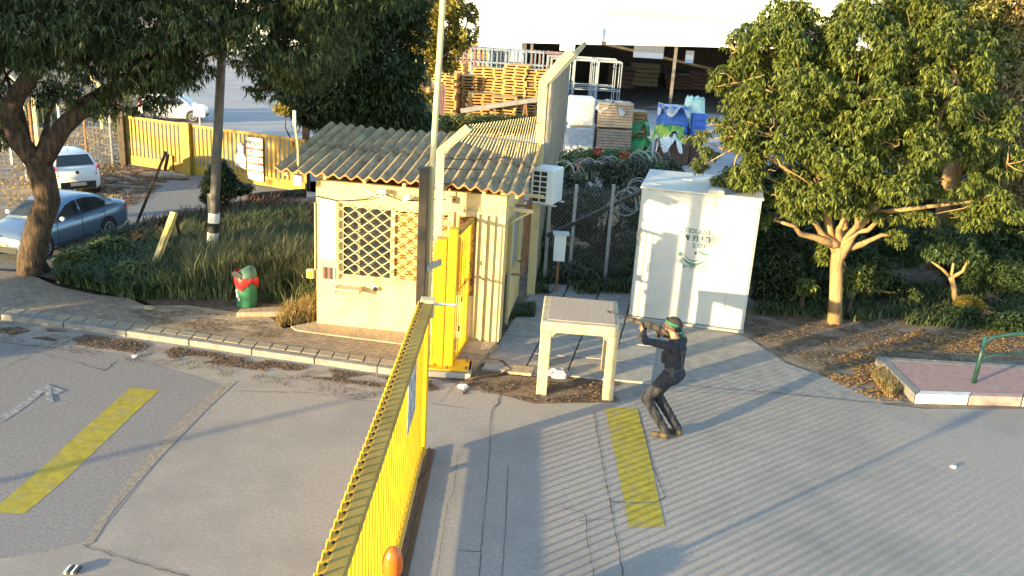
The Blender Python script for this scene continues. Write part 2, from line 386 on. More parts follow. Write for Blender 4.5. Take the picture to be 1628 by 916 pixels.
# paint and road wear
def strip(name, px, z, m): return struct(MB().sheet(pp(px), z).build(name, m))
strip('road_patch', [(-80, 536), (190, 562), (350, 611), (345, 618), (150, 858), (60, 880), (-80, 900)], 0.002, mat('darker asphalt patch', (0.17, 0.157, 0.155), (0.265, 0.248, 0.24), 26, 0.9, 0.3, 120, c3=(0.20, 0.19, 0.185), s3=0.6, t3=0.5, f3=.2))
strip('yellow_line', [(207, 617), (255, 620), (213, 658), (170, 700), (100, 766), (38, 818), (0, 815), (-12, 812), (52, 757), (130, 685)], 0.004, LINE)
strip('yellow_line', [(962, 648), (1014, 650), (1034, 730), (1057, 838), (1000, 838), (982, 745)], 0.004, LINE)
SEAM = mat('trench patch', (0.17, 0.15, 0.13), (0.30, 0.265, 0.23), 18, 0.95, 0.6, 120)
strip('road_patch', [(352, 612), (378, 606), (330, 650), (250, 733), (180, 812), (150, 862), (132, 872), (160, 820), (235, 722), (300, 655)], 0.004, SEAM)
CRK = mat('road crack', (0.06, 0.055, 0.05), (0.12, 0.11, 0.10), 10, 0.95)
def crack(px, wd=0.012, jit=0.03):
    mb = MB(); P = [at(a, b) for a, b in px]; Q = []
    for a, b in zip(P[:-1], P[1:]):
        k = max(2, int((b - a).length / 0.12))
        for i in range(k): Q.append(a.lerp(b, i / k) + Vector((random.uniform(-jit, jit), random.uniform(-jit, jit), 0)))
    Q.append(P[-1])
    for a, b in zip(Q[:-1], Q[1:]):
        d = (b - a).normalized(); n2 = Vector((-d.y, d.x, 0)) * wd * random.uniform(0.3, 0.7)
        mb._add([(a - n2)[:2] + (0.005,), (b - n2)[:2] + (0.005,), (b + n2)[:2] + (0.005,), (a + n2)[:2] + (0.005,)], [(0, 1, 2, 3)])
    return mb
cr = MB()
for px, wd, jt in [([(797, 622), (792, 640), (780, 655), (780, 668)], .02, .02), ([(780, 668), (778, 720), (776, 770), (768, 840), (762, 916)], .008, .008),
               ([(808, 740), (806, 775), (803, 850), (798, 916)], .008, .005), ([(944, 655), (962, 760), (972, 810), (985, 880), (990, 916)], .012, .01),
               ([(1015, 655), (1036, 735), (1058, 790)], .012, .006), ([(893, 806), (930, 815), (935, 870), (943, 916)], .009, .02),
               ([(972, 797), (1000, 800), (1040, 800), (1058, 790)], .012, .015), ([(1060, 612), (1150, 618), (1250, 626), (1330, 634), (1390, 640)], .02, .02),
               ([(130, 865), (180, 885), (220, 895), (300, 916)], .012, .02), ([(370, 622), (480, 624), (600, 640)], .008, .02), ([(680, 640), (745, 650)], .008, .02),
               ([(728, 722), (722, 780), (712, 800), (694, 916)], .006, .006), ([(0, 588), (60, 560), (170, 590)], .008, .03), ([(165, 590), (186, 575)], .02, .02),
               ([(760, 560), (748, 580), (700, 640)], .006, .02), ([(920, 830), (975, 826)], .006, .02), ([(730, 875), (766, 877)], .008, .02)]:
    c = crack(px, wd, jt); cr._add(c.V, c.F)
struct(cr.build('road_cracks', CRK))
# worn white arrow at the left
wa = MB()
for zi, px in enumerate([[(0, 660), (25, 648), (58, 622), (66, 628), (30, 655), (4, 672)], [(52, 622), (75, 612), (104, 622), (88, 628), (74, 622), (60, 630)], [(70, 618), (80, 617), (86, 640), (74, 642)]]):
    wa.sheet(pp(px), 0.006 + .003 * zi)
struct(wa.build('worn_arrow', mat('worn white paint', (0.20, 0.19, 0.19), (0.34, 0.34, 0.35), 14, 0.9, 0.2, 90, lo=0.45, hi=0.6)))

# traffic island on the right
IZ = 0.15
P1, P2 = at(1455, 627, IZ), at(1392, 566, IZ); P3, P4 = at(1640, 582, IZ), at(1640, 629, IZ)
isl = [(P1.x, P1.y), (P4.x + 4, P4.y + 0.25), (P3.x + 4, P3.y + 0.1), (P2.x, P2.y)]
ins = [(P1.x + 0.17, P1.y + 0.19), (isl[1][0], isl[1][1] + 0.19), (isl[2][0], isl[2][1] - 0.19), (P2.x + 0.19, P2.y - 0.17)]
m_i = mat('mauve pavers', (0.30, 0.185, 0.165), (0.38, 0.25, 0.225), 7, 0.9, 0.2, 60)
struct(MB().prism(ins, -0.01, IZ - 0.008).build('island_paving', m_i))
KW = mat('chipped white kerb paint', (0.55, 0.54, 0.50), (0.70, 0.68, 0.63), 6, 0.8, 0.2, 50, c3=(0.22, 0.20, 0.18), s3=5, t3=0.6)
KR = mat('faded red kerb paint', (0.38, 0.22, 0.19), (0.50, 0.36, 0.31), 6, 0.8, 0.2, 50, c3=(0.25, 0.2, 0.18), s3=5, t3=0.6)
kb = MB(); seg = 0.92; Lf = isl[1][0] - isl[0][0]; k = int(Lf / seg); col = [0, 1]
for i in range(k):
    t0, t1 = (i * seg + 0.008) / Lf, ((i + 1) * seg - 0.008) / Lf
    kb.prism([f(isl[0], isl[1], t0), f(isl[0], isl[1], t1), f(ins[0], ins[1], t1), f(ins[0], ins[1], t0)], -0.03, IZ, mi=i % 2)
for A, B, C_, D_ in ((isl[0], isl[3], ins[0], ins[3]), (isl[3], isl[2], ins[3], ins[2])):
    Lf = math.hypot(B[0] - A[0], B[1] - A[1]); k = max(1, int(Lf / 0.9))
    for i in range(k):
        t0, t1 = (i + .006) / k, (i + 1 - .006) / k
        kb.prism([f(A, B, t0), f(A, B, t1), f(C_, D_, t1), f(C_, D_, t0)], -0.03, IZ - 0.004, mi=2)
struct(kb.build('island_kerb', [KW, KR, KERB], bevel=0.02))

# ================================================================== GUARD BOOTH
A = at(504, 515, PZ); B = at(792, 545, PZ)
bu = (B - A).normalized(); BW = (B - A).length; bv = Vector((-bu.y, bu.x, 0)); BD = 2.75
rzb = math.atan2(bu.y, bu.x)
booth = thing('guard_booth', 'small cream guard booth with corrugated grey roof and lattice window, in full sun', 'guard booth', A, rzb)
H0 = 2.62
# local: x along the front, y into depth, front face at y=0
def panel_wall(mb, x0, x1, z0, z1, holes, y0, y1, ax='x', mi=0):
    xs = sorted({x0, x1} | {h[0] for h in holes} | {h[1] for h in holes}); zs = sorted({z0, z1} | {h[2] for h in holes} | {h[3] for h in holes})
    for i in range(len(xs) - 1):
        for j in range(len(zs) - 1):
            cx_, cz_ = (xs[i] + xs[i + 1]) / 2, (zs[j] + zs[j + 1]) / 2
            if any(h[0] < cx_ < h[1] and h[2] < cz_ < h[3] for h in holes): continue
            c = (cx_, (y0 + y1) / 2, cz_); s_ = (xs[i + 1] - xs[i], y1 - y0, zs[j + 1] - zs[j])
            if ax == 'y': c = (c[1], c[0], c[2]); s_ = (s_[1], s_[0], s_[2])
            mb.box(c, s_, mi=mi)
WX0, WX1, WZ0, WZ1 = 0.42, 2.38, 0.92, 2.26
W2 = (2.54, 2.78, 0.85, 2.2)
mb = MB()
panel_wall(mb, 0, BW, 0, H0, [(WX0, WX1, WZ0, WZ1), W2], 0, 0.12)
panel_wall(mb, 0.12, BD, 0, H0 + 0.2, [], 0, 0.12, 'y')
panel_wall(mb, 0.12, BD, 0, H0 + 0.2, [(0.22, 1.0, 0.0, 2.12), (1.35, 2.25, 0.95, 2.15)], BW - 0.12, BW, 'y')
mb.box((BW / 2, BD + .06, (H0 + .2) / 2), (BW, 0.12, H0 + .2))
booth_wall = mb.build('wall', CREAM, booth, local=True)
MB().box((BW / 2, BD / 2, 0.03), (BW - .26, BD - .1, 0.05)).build('floor', CONC, booth, local=True)
MB().box((BW / 2, 0.9, 0.6), (BW - .4, 0.5, 1.1)).build('desk', WOOD2, booth, local=True)
# roof: corrugated sheets rising to the back
EL, ER = at(437, 268, Y=14.45), at(834, 308, Y=14.1)
RLb, RRb = at(527, 196, Y=17.9), at(862, 229, Y=17.7)
pitch = 0.195; 
def roof_rows(mb, t0, t1, zo, amp=0.030, th=0.008, ext=0.0):
    eL, eR = EL.lerp(RLb, t0), ER.lerp(RRb, t0); bL, bR = EL.lerp(RLb, t1), ER.lerp(RRb, t1)
    Wd = (eR - eL).length; n = int(Wd / pitch) * 10; m = 6
    for k in range(2):
        rows = []
        for j in range(m + 1):
            row = []
            for i in range(n + 1):
                s = i / n; p = eL.lerp(eR, s).lerp(bL.lerp(bR, s), j / m)
                sag = -0.02 * math.sin(PI * s * 2.3)
                p = p + Vector((0, 0, zo + sag + amp * math.cos(2 * PI * s * int(Wd / pitch)) - (th if k else 0)))
                row.append(p)
            rows.append(row)
        mb.loft(rows if k == 0 else rows[::-1], closed=False, cap=False)
    return
mb = MB(); roof_rows(mb, 0, 0.56, 0.0); roof_rows(mb, 0.50, 1.0, 0.016); 
mb.build('roof', ROOF, booth, smooth=True)
mb = MB(); Wd = (ER - EL).length; nw = int(Wd / pitch); n = nw * 10
a = [EL.lerp(ER, i / n) + Vector((0, -0.006, -0.02 * math.sin(PI * i / n * 2.3) + 0.030 * math.cos(2 * PI * i / n * nw) + 0.004)) for i in range(n + 1)]
mb.loft([[p - Vector((0, 0, 0.026)) for p in a], a], closed=False, cap=False)
mb.loft([[p + Vector((0, 0.016, -0.026)) for p in a], [p + Vector((0, 0, -0.026)) for p in a]], closed=False, cap=False)
mb.build('eave_edge', ROOFEDGE, booth)
# soffit boards and rafters
mb = MB()
for t in (0.04, 0.2, 0.36, 0.52, 0.68, 0.84, 0.97):
    p = EL.lerp(ER, t) - Vector((0, -0.05, 0.075)); q = RLb.lerp(RRb, t) - Vector((0, 0.05, 0.075)); mb.bar(p, q, 0.05, 0.07)
for t in (0.2, 0.93): mb.bar(EL.lerp(RLb, t) - Vector((0, 0, 0.13)), ER.lerp(RRb, t) - Vector((0, 0, 0.13)), 0.05, 0.06)
mb.build('rafters', CREAMP, booth)
# window: frame, glass, shutter, sill, lattice
win = MB()
for c, s_ in (((WX0 + .03, .06, (WZ0 + WZ1) / 2), (.06, .07, WZ1 - WZ0)), ((WX1 - .03, .06, (WZ0 + WZ1) / 2), (.06, .07, WZ1 - WZ0)), (((WX0 + WX1) / 2, .06, WZ0 + .03), (WX1 - WX0, .068, .06)),
             (((WX0 + WX1) / 2, .06, WZ1 - .03), (WX1 - WX0, .068, .06)), ((1.36, .055, (WZ0 + WZ1) / 2), (.07, .075, WZ1 - WZ0 - .12))): win.box(c, s_)
win = win.build('window', CREAMP, booth, local=True)
MB().box(((WX0 + 1.36) / 2, .075, (WZ0 + WZ1) / 2), (1.36 - WX0 - .08, .012, WZ1 - WZ0 - .12)).build('pane', GLASS, win, local=True)
MB().box((.75, .068, (WZ0 + WZ1) / 2 - .05), (.05, .018, WZ1 - WZ0 - .14)).build('sash', mat('dim sash', (.10, .09, .07), (.16, .14, .11), 4, .6), win, local=True)
sh = MB()
for i in range(22):
    z = WZ0 + .08 + i * .0545; sh.box(((1.40 + WX1 - .06) / 2, .07, z), (WX1 - .06 - 1.40, .012, .05), R=Matrix.Rotation(0.25, 3, 'X'))
sh.build('shutter', mat('ochre shutter', (.36, .22, .07), (.46, .30, .11), 6, .7), win, local=True)
def lattice(x0, x1, z0, z1, y, cw, ch, r, mk=lambda x, y, z: (x, y, z)):
    mb = MB(); k = int(round((z1 - z0) / ch)); ch = (z1 - z0) / k; n = int((x1 - x0) / cw * 12)
    for j in range(k + 1):
        for sgn in (1,) if j in (0, k) else (1,):
            ph = PI * (j % 2)
            P = []
            for i in range(n + 1):
                x = x0 + (x1 - x0) * i / n; t = 2 * PI * (x - x0) / cw + ph
                P.append(mk(x, y, z0 + ch * j + math.asin(0.97 * math.sin(t)) / (PI / 2) * ch * 0.50))
            mb.tube(P, r, 5)
    return mb
lat = lattice(WX0 - .02, WX1 + .02, WZ0 + .06, WZ1 - .04, -0.035, 0.245, 0.094, 0.0095)
for x in (WX0 - .03, WX1 + .03): lat.bar((x, -.035, WZ0 - .04), (x, -.035, WZ1 + .03), .025, .025)
for z in (WZ0 - .03, WZ1 + .03): lat.bar((WX0 - .03, -.03, z), (WX1 + .03, -.03, z), .025, .022)
lat.build('lattice_grille', CREAMP, booth, local=True)
w2 = MB().box(((W2[0] + W2[1]) / 2, .085, (W2[2] + W2[3]) / 2), (W2[1] - W2[0], .01, W2[3] - W2[2])).build('side_light', MATS['ochre shutter'], booth, local=True)
l2 = lattice(W2[0], W2[1], W2[2] + .05, W2[3] - .03, -.03, .24, .115, .009)
for x in (W2[0] - .02, W2[1] + .02): l2.bar((x, -.03, W2[2]), (x, -.03, W2[3]), .025, .025)
for z in (W2[2] - .01, W2[3] + .01): l2.bar((W2[0] - .03, -.031, z), (W2[1] + .03, -.031, z), .025, .022)
l2.build('narrow_grille', RUST, booth, local=True)
# sill band, service shelf, shade brackets, conduit
MB().box(((WX0 + WX1) / 2, -.03, WZ0 - .06), (WX1 - WX0 + .12, .07, .035)).build('window_sill', CREAM, booth, local=True, bevel=.006)
sf = MB(); sf.box((.62, -.13, .78), (.46, .27, .03)).box((.62, -.008, .83), (.50, .02, .14)); sf.prism([(.40, -.26), (.42, -.26), (.42, 0), (.40, 0)], .70, .80); sf.prism([(.82, -.26), (.84, -.26), (.84, 0), (.82, 0)], .70, .80)
sf.build('service_shelf', mat('sand stone', (0.55, 0.42, 0.25), (0.70, 0.56, 0.36), 8, .9, .2, 50), booth, local=True)
mb = MB(); 
for x in (2.72, 2.84, 2.95): pass
mb.box((2.98, -.03, 1.15), (.05, .05, 2.25)).box((3.12, -.025, 1.15), (.035, .04, 2.25)).tube([(2.85, -.035, 0.1), (2.85, -.035, 2.3)], .02, 8)
mb.build('downpipes', CREAMP, booth, local=True)
mb = MB()
for i in range(22):
    x = 2.46 + i * .036; mb._add([(x - .013, -.03, 2.33), (x + .013, -.03, 2.33), (x, -.045, 2.43), (x, -.02, 2.33)], [(0, 1, 2), (1, 3, 2), (3, 0, 2), (0, 3, 1)])
mb.box((2.86, -.03, 2.31), (.9, .03, .035)); mb.build('spike_strip', CREAMP, booth, local=True)
# door on the right side
dr = MB().box((BW - .05, .61, 1.06), (.05, .76, 2.10)).build('door', DARKM, booth, local=True)
MB().box((BW - .022, .61, 1.55), (.012, .50, .95)).build('door_panel', YELD, dr, local=True)
MB().tube([(BW - .02, .88, 1.0), (BW + .03, .88, 1.0), (BW + .03, .80, 1.0)], .012, 6).build('handle', GALV, dr, local=True)
mb = MB()
for y in (.2, 1.02): mb.box((BW + .008, y, 1.07), (.03, .05, 2.14))
mb.box((BW + .008, .61, 2.15), (.03, .87, .05)); mb.build('door_frame', CREAMP, booth, local=True)
MB().bar((BW, .45, 2.32), (BW + .42, .45, 2.30), .05, .06).bar((BW, .45, 2.05), (BW + .36, .45, 2.28), .03, .03).build('canopy_bracket', CREAMP, booth, local=True)
MB().bar((BW, 1.5, 2.38), (BW + .5, 1.5, 2.36), .05, .06).build('canopy_bracket', CREAMP, booth, local=True)
sw = MB()
for i in range(16): sw.box((BW - .04, 1.8, 1.0 + i * .073), (.012, .84, .06), R=Matrix.Rotation(-.4, 3, 'Y'))
sw = sw.build('side_shutter', GREYM, booth, local=True)
mb = MB()
for y in (1.33, 2.27): mb.bar((BW + .2, y, .88), (BW + .2, y, 2.2), .03, .03)
for z in (.88, 2.2): mb.bar((BW + .2, 1.33, z), (BW + .2, 2.27, z), .03, .03)
for z in (.88, 2.2):
    for y in (1.33, 2.27): mb.bar((BW, y, z), (BW + .2, y, z), .03, .03)
for i in range(7): mb.bar((BW + .2, 1.33 + .134 * (i + 1), .88), (BW + .2, 1.33 + .134 * (i + 1), 2.2), .012, .012)
mb.build('side_grille', RUST, booth, local=True)
def BL(x, y, z): return pw(booth) @ Vector((x, y, z))
def bobj(mb, name, m, label, cat, loc, **k):
    o = mb.build(name, m, **k); return tag(o, label, cat)
# board on the front, stickers, small fittings: things of their own
t = thing('notice_board', 'tall white notice sheet with faint lettering, left of the lattice window', 'notice', BL(.22, -.01, 1.5), rzb)
MB().box((.0, -.005, .28), (.27, .015, 1.06)).build('sheet', PAPER, t, local=True)
FAINT = mat('faded print', (0.34, 0.34, 0.33))
random.seed(3)
for i, s in enumerate(['שימו לב', 'כניסה', 'לרכב', 'מורשה', 'בלבד', 'נא לעצור', 'ולהזדהות', 'בפני', 'השומר', 'תודה']):
    z = .72 - i * .092; o = text('lettering', s, .055, FAINT, (0, 0, 0), (1, 0, 0), (0, 0, 1)); o.parent = t; o.location = (.02, -.016, z)
t = thing('sticker_strip', 'red and black stickers below the white notice sheet', 'stickers', BL(.22, -.01, .9), rzb)
mb = MB()
for i, (mi, x) in enumerate(((0, -.09), (1, -.04), (0, .01), (1, .06), (2, .10))): mb.box((x, -.004, .08), (.036, .008, .22), mi=mi)
mb.build('stickers', [REDP, INK, GREYM], t, local=True)
t = thing('junction_box', 'small cream junction box on the left corner of the booth', 'junction box', BL(-.06, .0, .88), rzb)
MB().box((-.05, 0, .06), (.13, .1, .16)).build('box', CREAMP, t, local=True, bevel=.01); MB().box((-.05, -.053, .06), (.08, .01, .1)).build('lid', ORY, t, local=True)
MB().tube([(.045, -.02, .14), (.045, -.02, 1.35)], .014, 6).build('conduit', CREAMP, t, local=True)
t = thing('wall_camera', 'round black and white camera low on the booth front', 'camera', BL(1.08, 0, .80), rzb)
MB().cyl((0, 0, 0), (0, -.05, 0), .055, 14).build('mount', WHITE, t, local=True); MB().ball((0, -.07, -.01), .04, 12, 8).build('lens', BLACK, t, local=True)
t = thing('bullet_camera', 'small bullet camera hanging under the eave', 'camera', BL(1.62, -.1, 2.47), rzb)
MB().cyl((-.05, 0, -.03), (.09, -.1, .04), .035, 10).build('housing', WHITE, t, local=True, smooth=False); MB().cyl((-.05, 0, -.03), (-.065, .012, -.037), .03, 10).build('lens', BLACK, t, local=True)
MB().tube([(.03, -.04, .03), (.03, .1, .03)], .012, 6).build('bracket', WHITE, t, local=True)
t = thing('eave_floodlight', 'folded white floodlight bracket under the middle of the eave', 'floodlight', BL(1.2, -.12, 2.50), rzb)
MB().box((0, 0, .05), (.13, .09, .07)).build('housing', WHITE, t, local=True); MB().tube([(-.35, .08, .06), (-.1, -.08, -.02), (.05, -.02, -.03), (.1, .1, .05)], .01, 6).build('bracket', WHITE, t, local=True)
t = thing('sensor_box', 'square cream box on a stub under the right of the eave', 'sensor', BL(2.35, -.1, 2.5), rzb)
MB().box((0, .03, 0), (.1, .1, .12)).build('housing', CREAMP, t, local=True); MB().bar((0, 0, .06), (0, 0, .2), .02, .02).build('stub', CREAMP, t, local=True)
o = MB().tube([BL(.0, -.03, 2.35), BL(.4, -.05, 2.30), BL(.9, -.08, 2.38), BL(1.2, -.12, 2.53), BL(1.5, -.08, 2.42), BL(1.75, -.05, 2.42), BL(2.1, -.06, 2.48), BL(2.45, -.05, 2.5)], .012, 6).build('eave_cable', BLACK, smooth=True)
tag(o, 'black cable looping along the booth front just under the eave', 'cable')
# antenna and lamp at the left end of the eave
fl = at(474, 286, Y=14.7)
t = thing('floodlight', 'white box floodlight on a thin mast at the left end of the booth eave', 'floodlight', fl)
MB().box((0, 0, 0), (.14, .12, .19)).build('lamp_housing', WHITE, t, local=True, bevel=.015)
MB().tube([(-.01, .05, .08), (-.01, .05, .55), (-.06, .05, .95)], .018, 6).build('mast', CREAMP, t, local=True); MB().cyl((-.06, .05, .9), (-.06, .05, 1.15), .028, 8).build('antenna', WHITE, t, local=True)
# air conditioner behind the right corner
ac = thing('air_conditioner', 'white outdoor air conditioning unit high on the back corner of the booth', 'air conditioner', at(868, 320, Y=17.3), -0.35)
MB().box((0, .0, .34), (.46, .62, .68)).build('casing', WHITE, ac, local=True, bevel=.015)
mb = MB()
for i in range(2):
    for j in range(6): mb.box((-.12 + i * .15, -.312, .08 + j * .103), (.12, .012, .078))
mb.build('vent_grid', BLACK, ac, local=True); mb = MB(); mb.bar((-.3, -.25, -.02), (.3, -.25, -.02), .04, .03).bar((-.3, .25, -.02), (.3, .25, -.02), .04, .03).bar((-.6, -.1, -.02), (-.2, -.1, -.02), .04, .04).build('bracket', GALV, ac, local=True)
MB().tube([(-.2, -.25, .5), (-.45, -.3, .3), (-.5, -.2, -.1), (-.7, -.1, .1)], .018, 6).build('hose', BLACK, ac, local=True, smooth=True)

# ================================================================== SLIDING GATE
GX, GY0, GY1, GH = -1.06, -2.0, 10.35, 2.18
gate = thing('sliding_gate', 'long yellow sliding bar gate pulled open across the road, seen from above', 'gate', (GX, GY1, 0))
TOPM = mat('dusty top rail paint', (0.26, 0.16, 0.025), (0.36, 0.24, 0.05), 3, 0.9, 0.05, 30, c3=(0.55, 0.50, 0.38), s3=9, t3=0.68)
mb = MB(); mb.box((GX + .035, (GY0 + GY1) / 2, GH - .04), (.13, GY1 - GY0, .08)); mb.build('top_rail', TOPM, gate, bevel=.008)
mb = MB(); mb.box((GX - .062, (GY0 + GY1) / 2, GH - .03), (.05, GY1 - GY0 - .1, .012))
mb.build('side_flange', YEL, gate)
mb = MB(); y = GY0 + .1
while y < GY1 - .1:
    # each tooth of the anti-climb strip
    mb._add([(GX - .09, y, GH - .03), (GX - .09, y + .10, GH - .03), (GX - .085, y + .05, GH + .035), (GX - .082, y, GH - .03), (GX - .082, y + .10, GH - .03), (GX - .077, y + .05, GH + .035)], [(0, 1, 2), (5, 4, 3), (0, 3, 4, 1), (1, 4, 5, 2), (2, 5, 3, 0)])
    mb.box((GX - .050, y + .1, GH - .020), (.022, .022, .010), mi=1)
    y += .125
mb.build('toothed_strip', [YEL, INK], gate)
mb = MB(); mb.box((GX, (GY0 + GY1) / 2, .17), (.08, GY1 - GY0, .14)); mb.build('bottom_rail', YEL, gate, bevel=.008)
mb = MB(); y = GY0 + .1
while y < GY1 - .15: mb.cyl((GX, y, .22), (GX, y, GH - .06), .0145, 8); y += .155
mb.build('bars', YEL, gate)
MB().box((GX, GY1 - .03, 1.12), (.13, .14, 2.06)).build('end_post', YEL, gate, bevel=.01)
mb = MB(); mb.box((GX + .02, GY1 + .04, GH - .08), (.17, .15, .24)).box((GX - .05, GY1 - .06, GH - .1), (.05, .1, .2), mi=1)
mb.build('latch_housing', [CREAMP, DARKM], gate, bevel=.008)
MB().cyl((GX + .1, GY1 + .02, GH - .02), (GX + .38, GY1 + .05, GH - .03), .02, 8).build('latch_rod', GALV, gate)
for y in (9.8, 3.0): MB().cyl((GX - .02, y, .06), (GX + .02, y, .06), .06, 12).build('wheel', DARKM, gate)
t = tag(MB().box((GX + .10, 4.6, .012), (.13, 12.0, .03)).box((GX + .09, 4.6, .035), (.03, 12.0, .02), mi=1).build('gate_track', [DARKM, BLACK]), 'dark steel floor track of the yellow sliding gate', 'gate track')
gb = MB(); 
gb._add([(GX + .035, 8.55, 1.25), (GX + .035, 9.25, 1.25), (GX + .035, 9.25, 2.0), (GX + .035, 8.55, 2.0), (GX + .027, 8.55, 1.25), (GX + .027, 9.25, 1.25), (GX + .027, 9.25, 2.0), (GX + .027, 8.55, 2.0)], [(0, 1, 2, 3), (7, 6, 5, 4), (0, 4, 5, 1), (1, 5, 6, 2), (2, 6, 7, 3), (3, 7, 4, 0)])
t = thing('gate_banner', 'blue and white printed banner tied to the bars of the sliding gate', 'banner', (GX + .03, 8.7, .75))
gb.build('sheet', mat('blue white print', (0.14, 0.17, 0.26), (0.52, 0.48, 0.42), 9, 0.6, lo=0.42, hi=0.55), t)
# warning beacon by the gate motor
bc = thing('warning_beacon', 'orange ribbed warning beacon beside the sliding gate at the bottom edge', 'beacon', (-.85, 6.3, 0))
MB().box((-.85, 6.3, .22), (.26, .34, .44)).build('motor_housing', CREAMP, bc, bevel=.03)
MB().cyl((-.85, 6.3, .44), (-.85, 6.3, 1.16), .035, 12).build('stem', BLACK, bc)
rr = [(.0, .078), (.03, .085), (.10, .088), (.17, .075), (.22, .05), (.245, .012)]
rings = []
for z, r in [(k * .245 / 24, 0) for k in range(25)]:
    r = np.interp(z, [a for a, b in rr], [b for a, b in rr]) * (1 + .02 * math.cos(z * 330)); rings.append([Vector((-.85 + r * math.cos(a), 6.3 + r * math.sin(a), 1.16 + z)) for a in [2 * PI * k / 20 for k in range(20)]])
MB().loft(rings).build('dome', mat('orange plastic', (0.62, 0.11, 0.01), (0.70, 0.15, 0.015), 4, .3), bc, smooth=True)

# receiving post on its plate
yp = thing('gate_post', 'thick two-tone yellow steel post on a bolted base plate', 'gate post', (-1.1, 13.3, 0))
PX, PY = -1.02, 13.32
MB().box((PX - .11, PY, 1.14), (.17, .18, 2.22)).build('channel', ORY, yp, bevel=.008)
MB().box((PX + .06, PY + .03, 1.22), (.15, .22, 2.38)).box((PX - .215, PY + .02, 1.1), (.03, .2, 2.14)).build('column', YEL, yp, bevel=.008)
MB().box((PX + .03, PY, .12), (.74, .46, .025)).build('base_plate', YEL, yp, bevel=.004)
for dx, dy in ((-.28, -.17), (.33, -.17), (-.28, .17), (.33, .17), (.02, -.19)): MB().cyl((PX + .03 + dx, PY + dy, .13), (PX + .03 + dx, PY + dy, .18), .018, 6).build('bolt', RUST, yp)
MB().box((PX + .03, PY, .05), (.84, .56, .10)).build('footing', CONC, yp, bevel=.02)
# grille panel behind the post
ga, gb_ = Vector((PX + .12, PY + .15, 0)), Vector((PX + .30, PY + 1.30, 0))
yg = thing('yellow_grille', 'narrow yellow barred grille between the gate post and the booth', 'grille', ga)
mb = MB(); N_ = 8
for i in range(N_ + 1): p = ga.lerp(gb_, i / N_); mb.bar(p + Vector((0, 0, .16)), p + Vector((0, 0, 2.28)), .02, .02)
mb.build('bars', YEL, yg)
mb = MB(); mb.bar(ga + Vector((0, 0, 2.3)), gb_ + Vector((0, 0, 2.3)), .07, .06); mb.build('top_rail', TOPM, yg)
mb = MB(); mb.bar(ga + Vector((0, 0, .14)), gb_ + Vector((0, 0, .14)), .05, .06).bar(ga + Vector((0, 0, 1.3)), gb_ + Vector((0, 0, 1.3)), .04, .05).bar(gb_ + Vector((0, .03, 0)), gb_ + Vector((0, .03, 2.3)), .06, .06)
mb.build('frame', YEL, yg)
for k, z in ((.2, .62), (.45, 1.36), (.8, 1.55), (.3, 1.1), (.9, 1.2)):
    p = ga.lerp(gb_, k) + Vector((.03, 0, z)); mb = MB()
    for a in range(4): d = Vector((0, math.cos(a * PI / 4), math.sin(a * PI / 4))) * .05; mb.bar(p - d, p + d, .02, .02)
    mb.build('rosette', DARKM, yg)

# dark post with the thin cream mast
dp = thing('dark_post', 'dark brown steel post standing behind the open end of the gate', 'post', (-1.37, 12.6, 0))
MB().box((-1.37, 12.6, 1.72), (.13, .15, 3.44)).build('post', mat('very dark steel', (.018, .014, .012), (.035, .028, .022), 6, .5), dp, bevel=.01); MB().box((-1.37, 12.6, 3.45), (.17, .17, .03)).build('cap', DARKM, dp)
MB().bar((-1.3, 12.6, 1.95), (-1.12, 13.0, 1.95), .04, .1).build('bracket', GREYM, dp)
ms = thing('thin_mast', 'tall thin cream mast rising from behind the dark post past the top of the picture', 'mast', (-1.27, 12.75, 0))
MB().tube([(-1.27, 12.75, 0), (-1.27, 12.75, 3.4), (-1.13, 12.75, 8.0)], [.045, .045, .04], 10).build('pole', CREAMP, ms, smooth=True)
# fence posts with cranked arms
def cranked_post(base, elbow, tip, wd, label, band=None):
    t = thing('fence_post', label, 'fence post', base)
    zb = band if band else 0
    if band: MB().bar(base, base.lerp(elbow, band / elbow.z), wd, wd, up=(0, 1, 0)).build('lower_shaft', GREYM, t)
    MB().bar(base.lerp(elbow, zb / elbow.z), elbow, wd, wd, up=(0, 1, 0)).bar(elbow - (elbow - base).normalized() * .03, tip, wd, wd, up=(0, 1, 0)).build('shaft', CREAMP, t, bevel=.01)
    return t
e1 = at(701, 238, Y=14.15); t1 = at(744, 203, Y=14.3); b1 = Vector((e1.x + .02, 14.12, 0))
cranked_post(b1, e1, t1, .13, 'slender cranked fence post, cream above and grey below, before the booth roof', 2.95)
e2 = at(864, 128, Y=17.7); t2 = at(908, 82, Y=17.8); b2 = Vector((.40, 17.68, 0))
cranked_post(b2, e2, t2, .17, 'tall cream cranked fence post at the back corner of the booth')
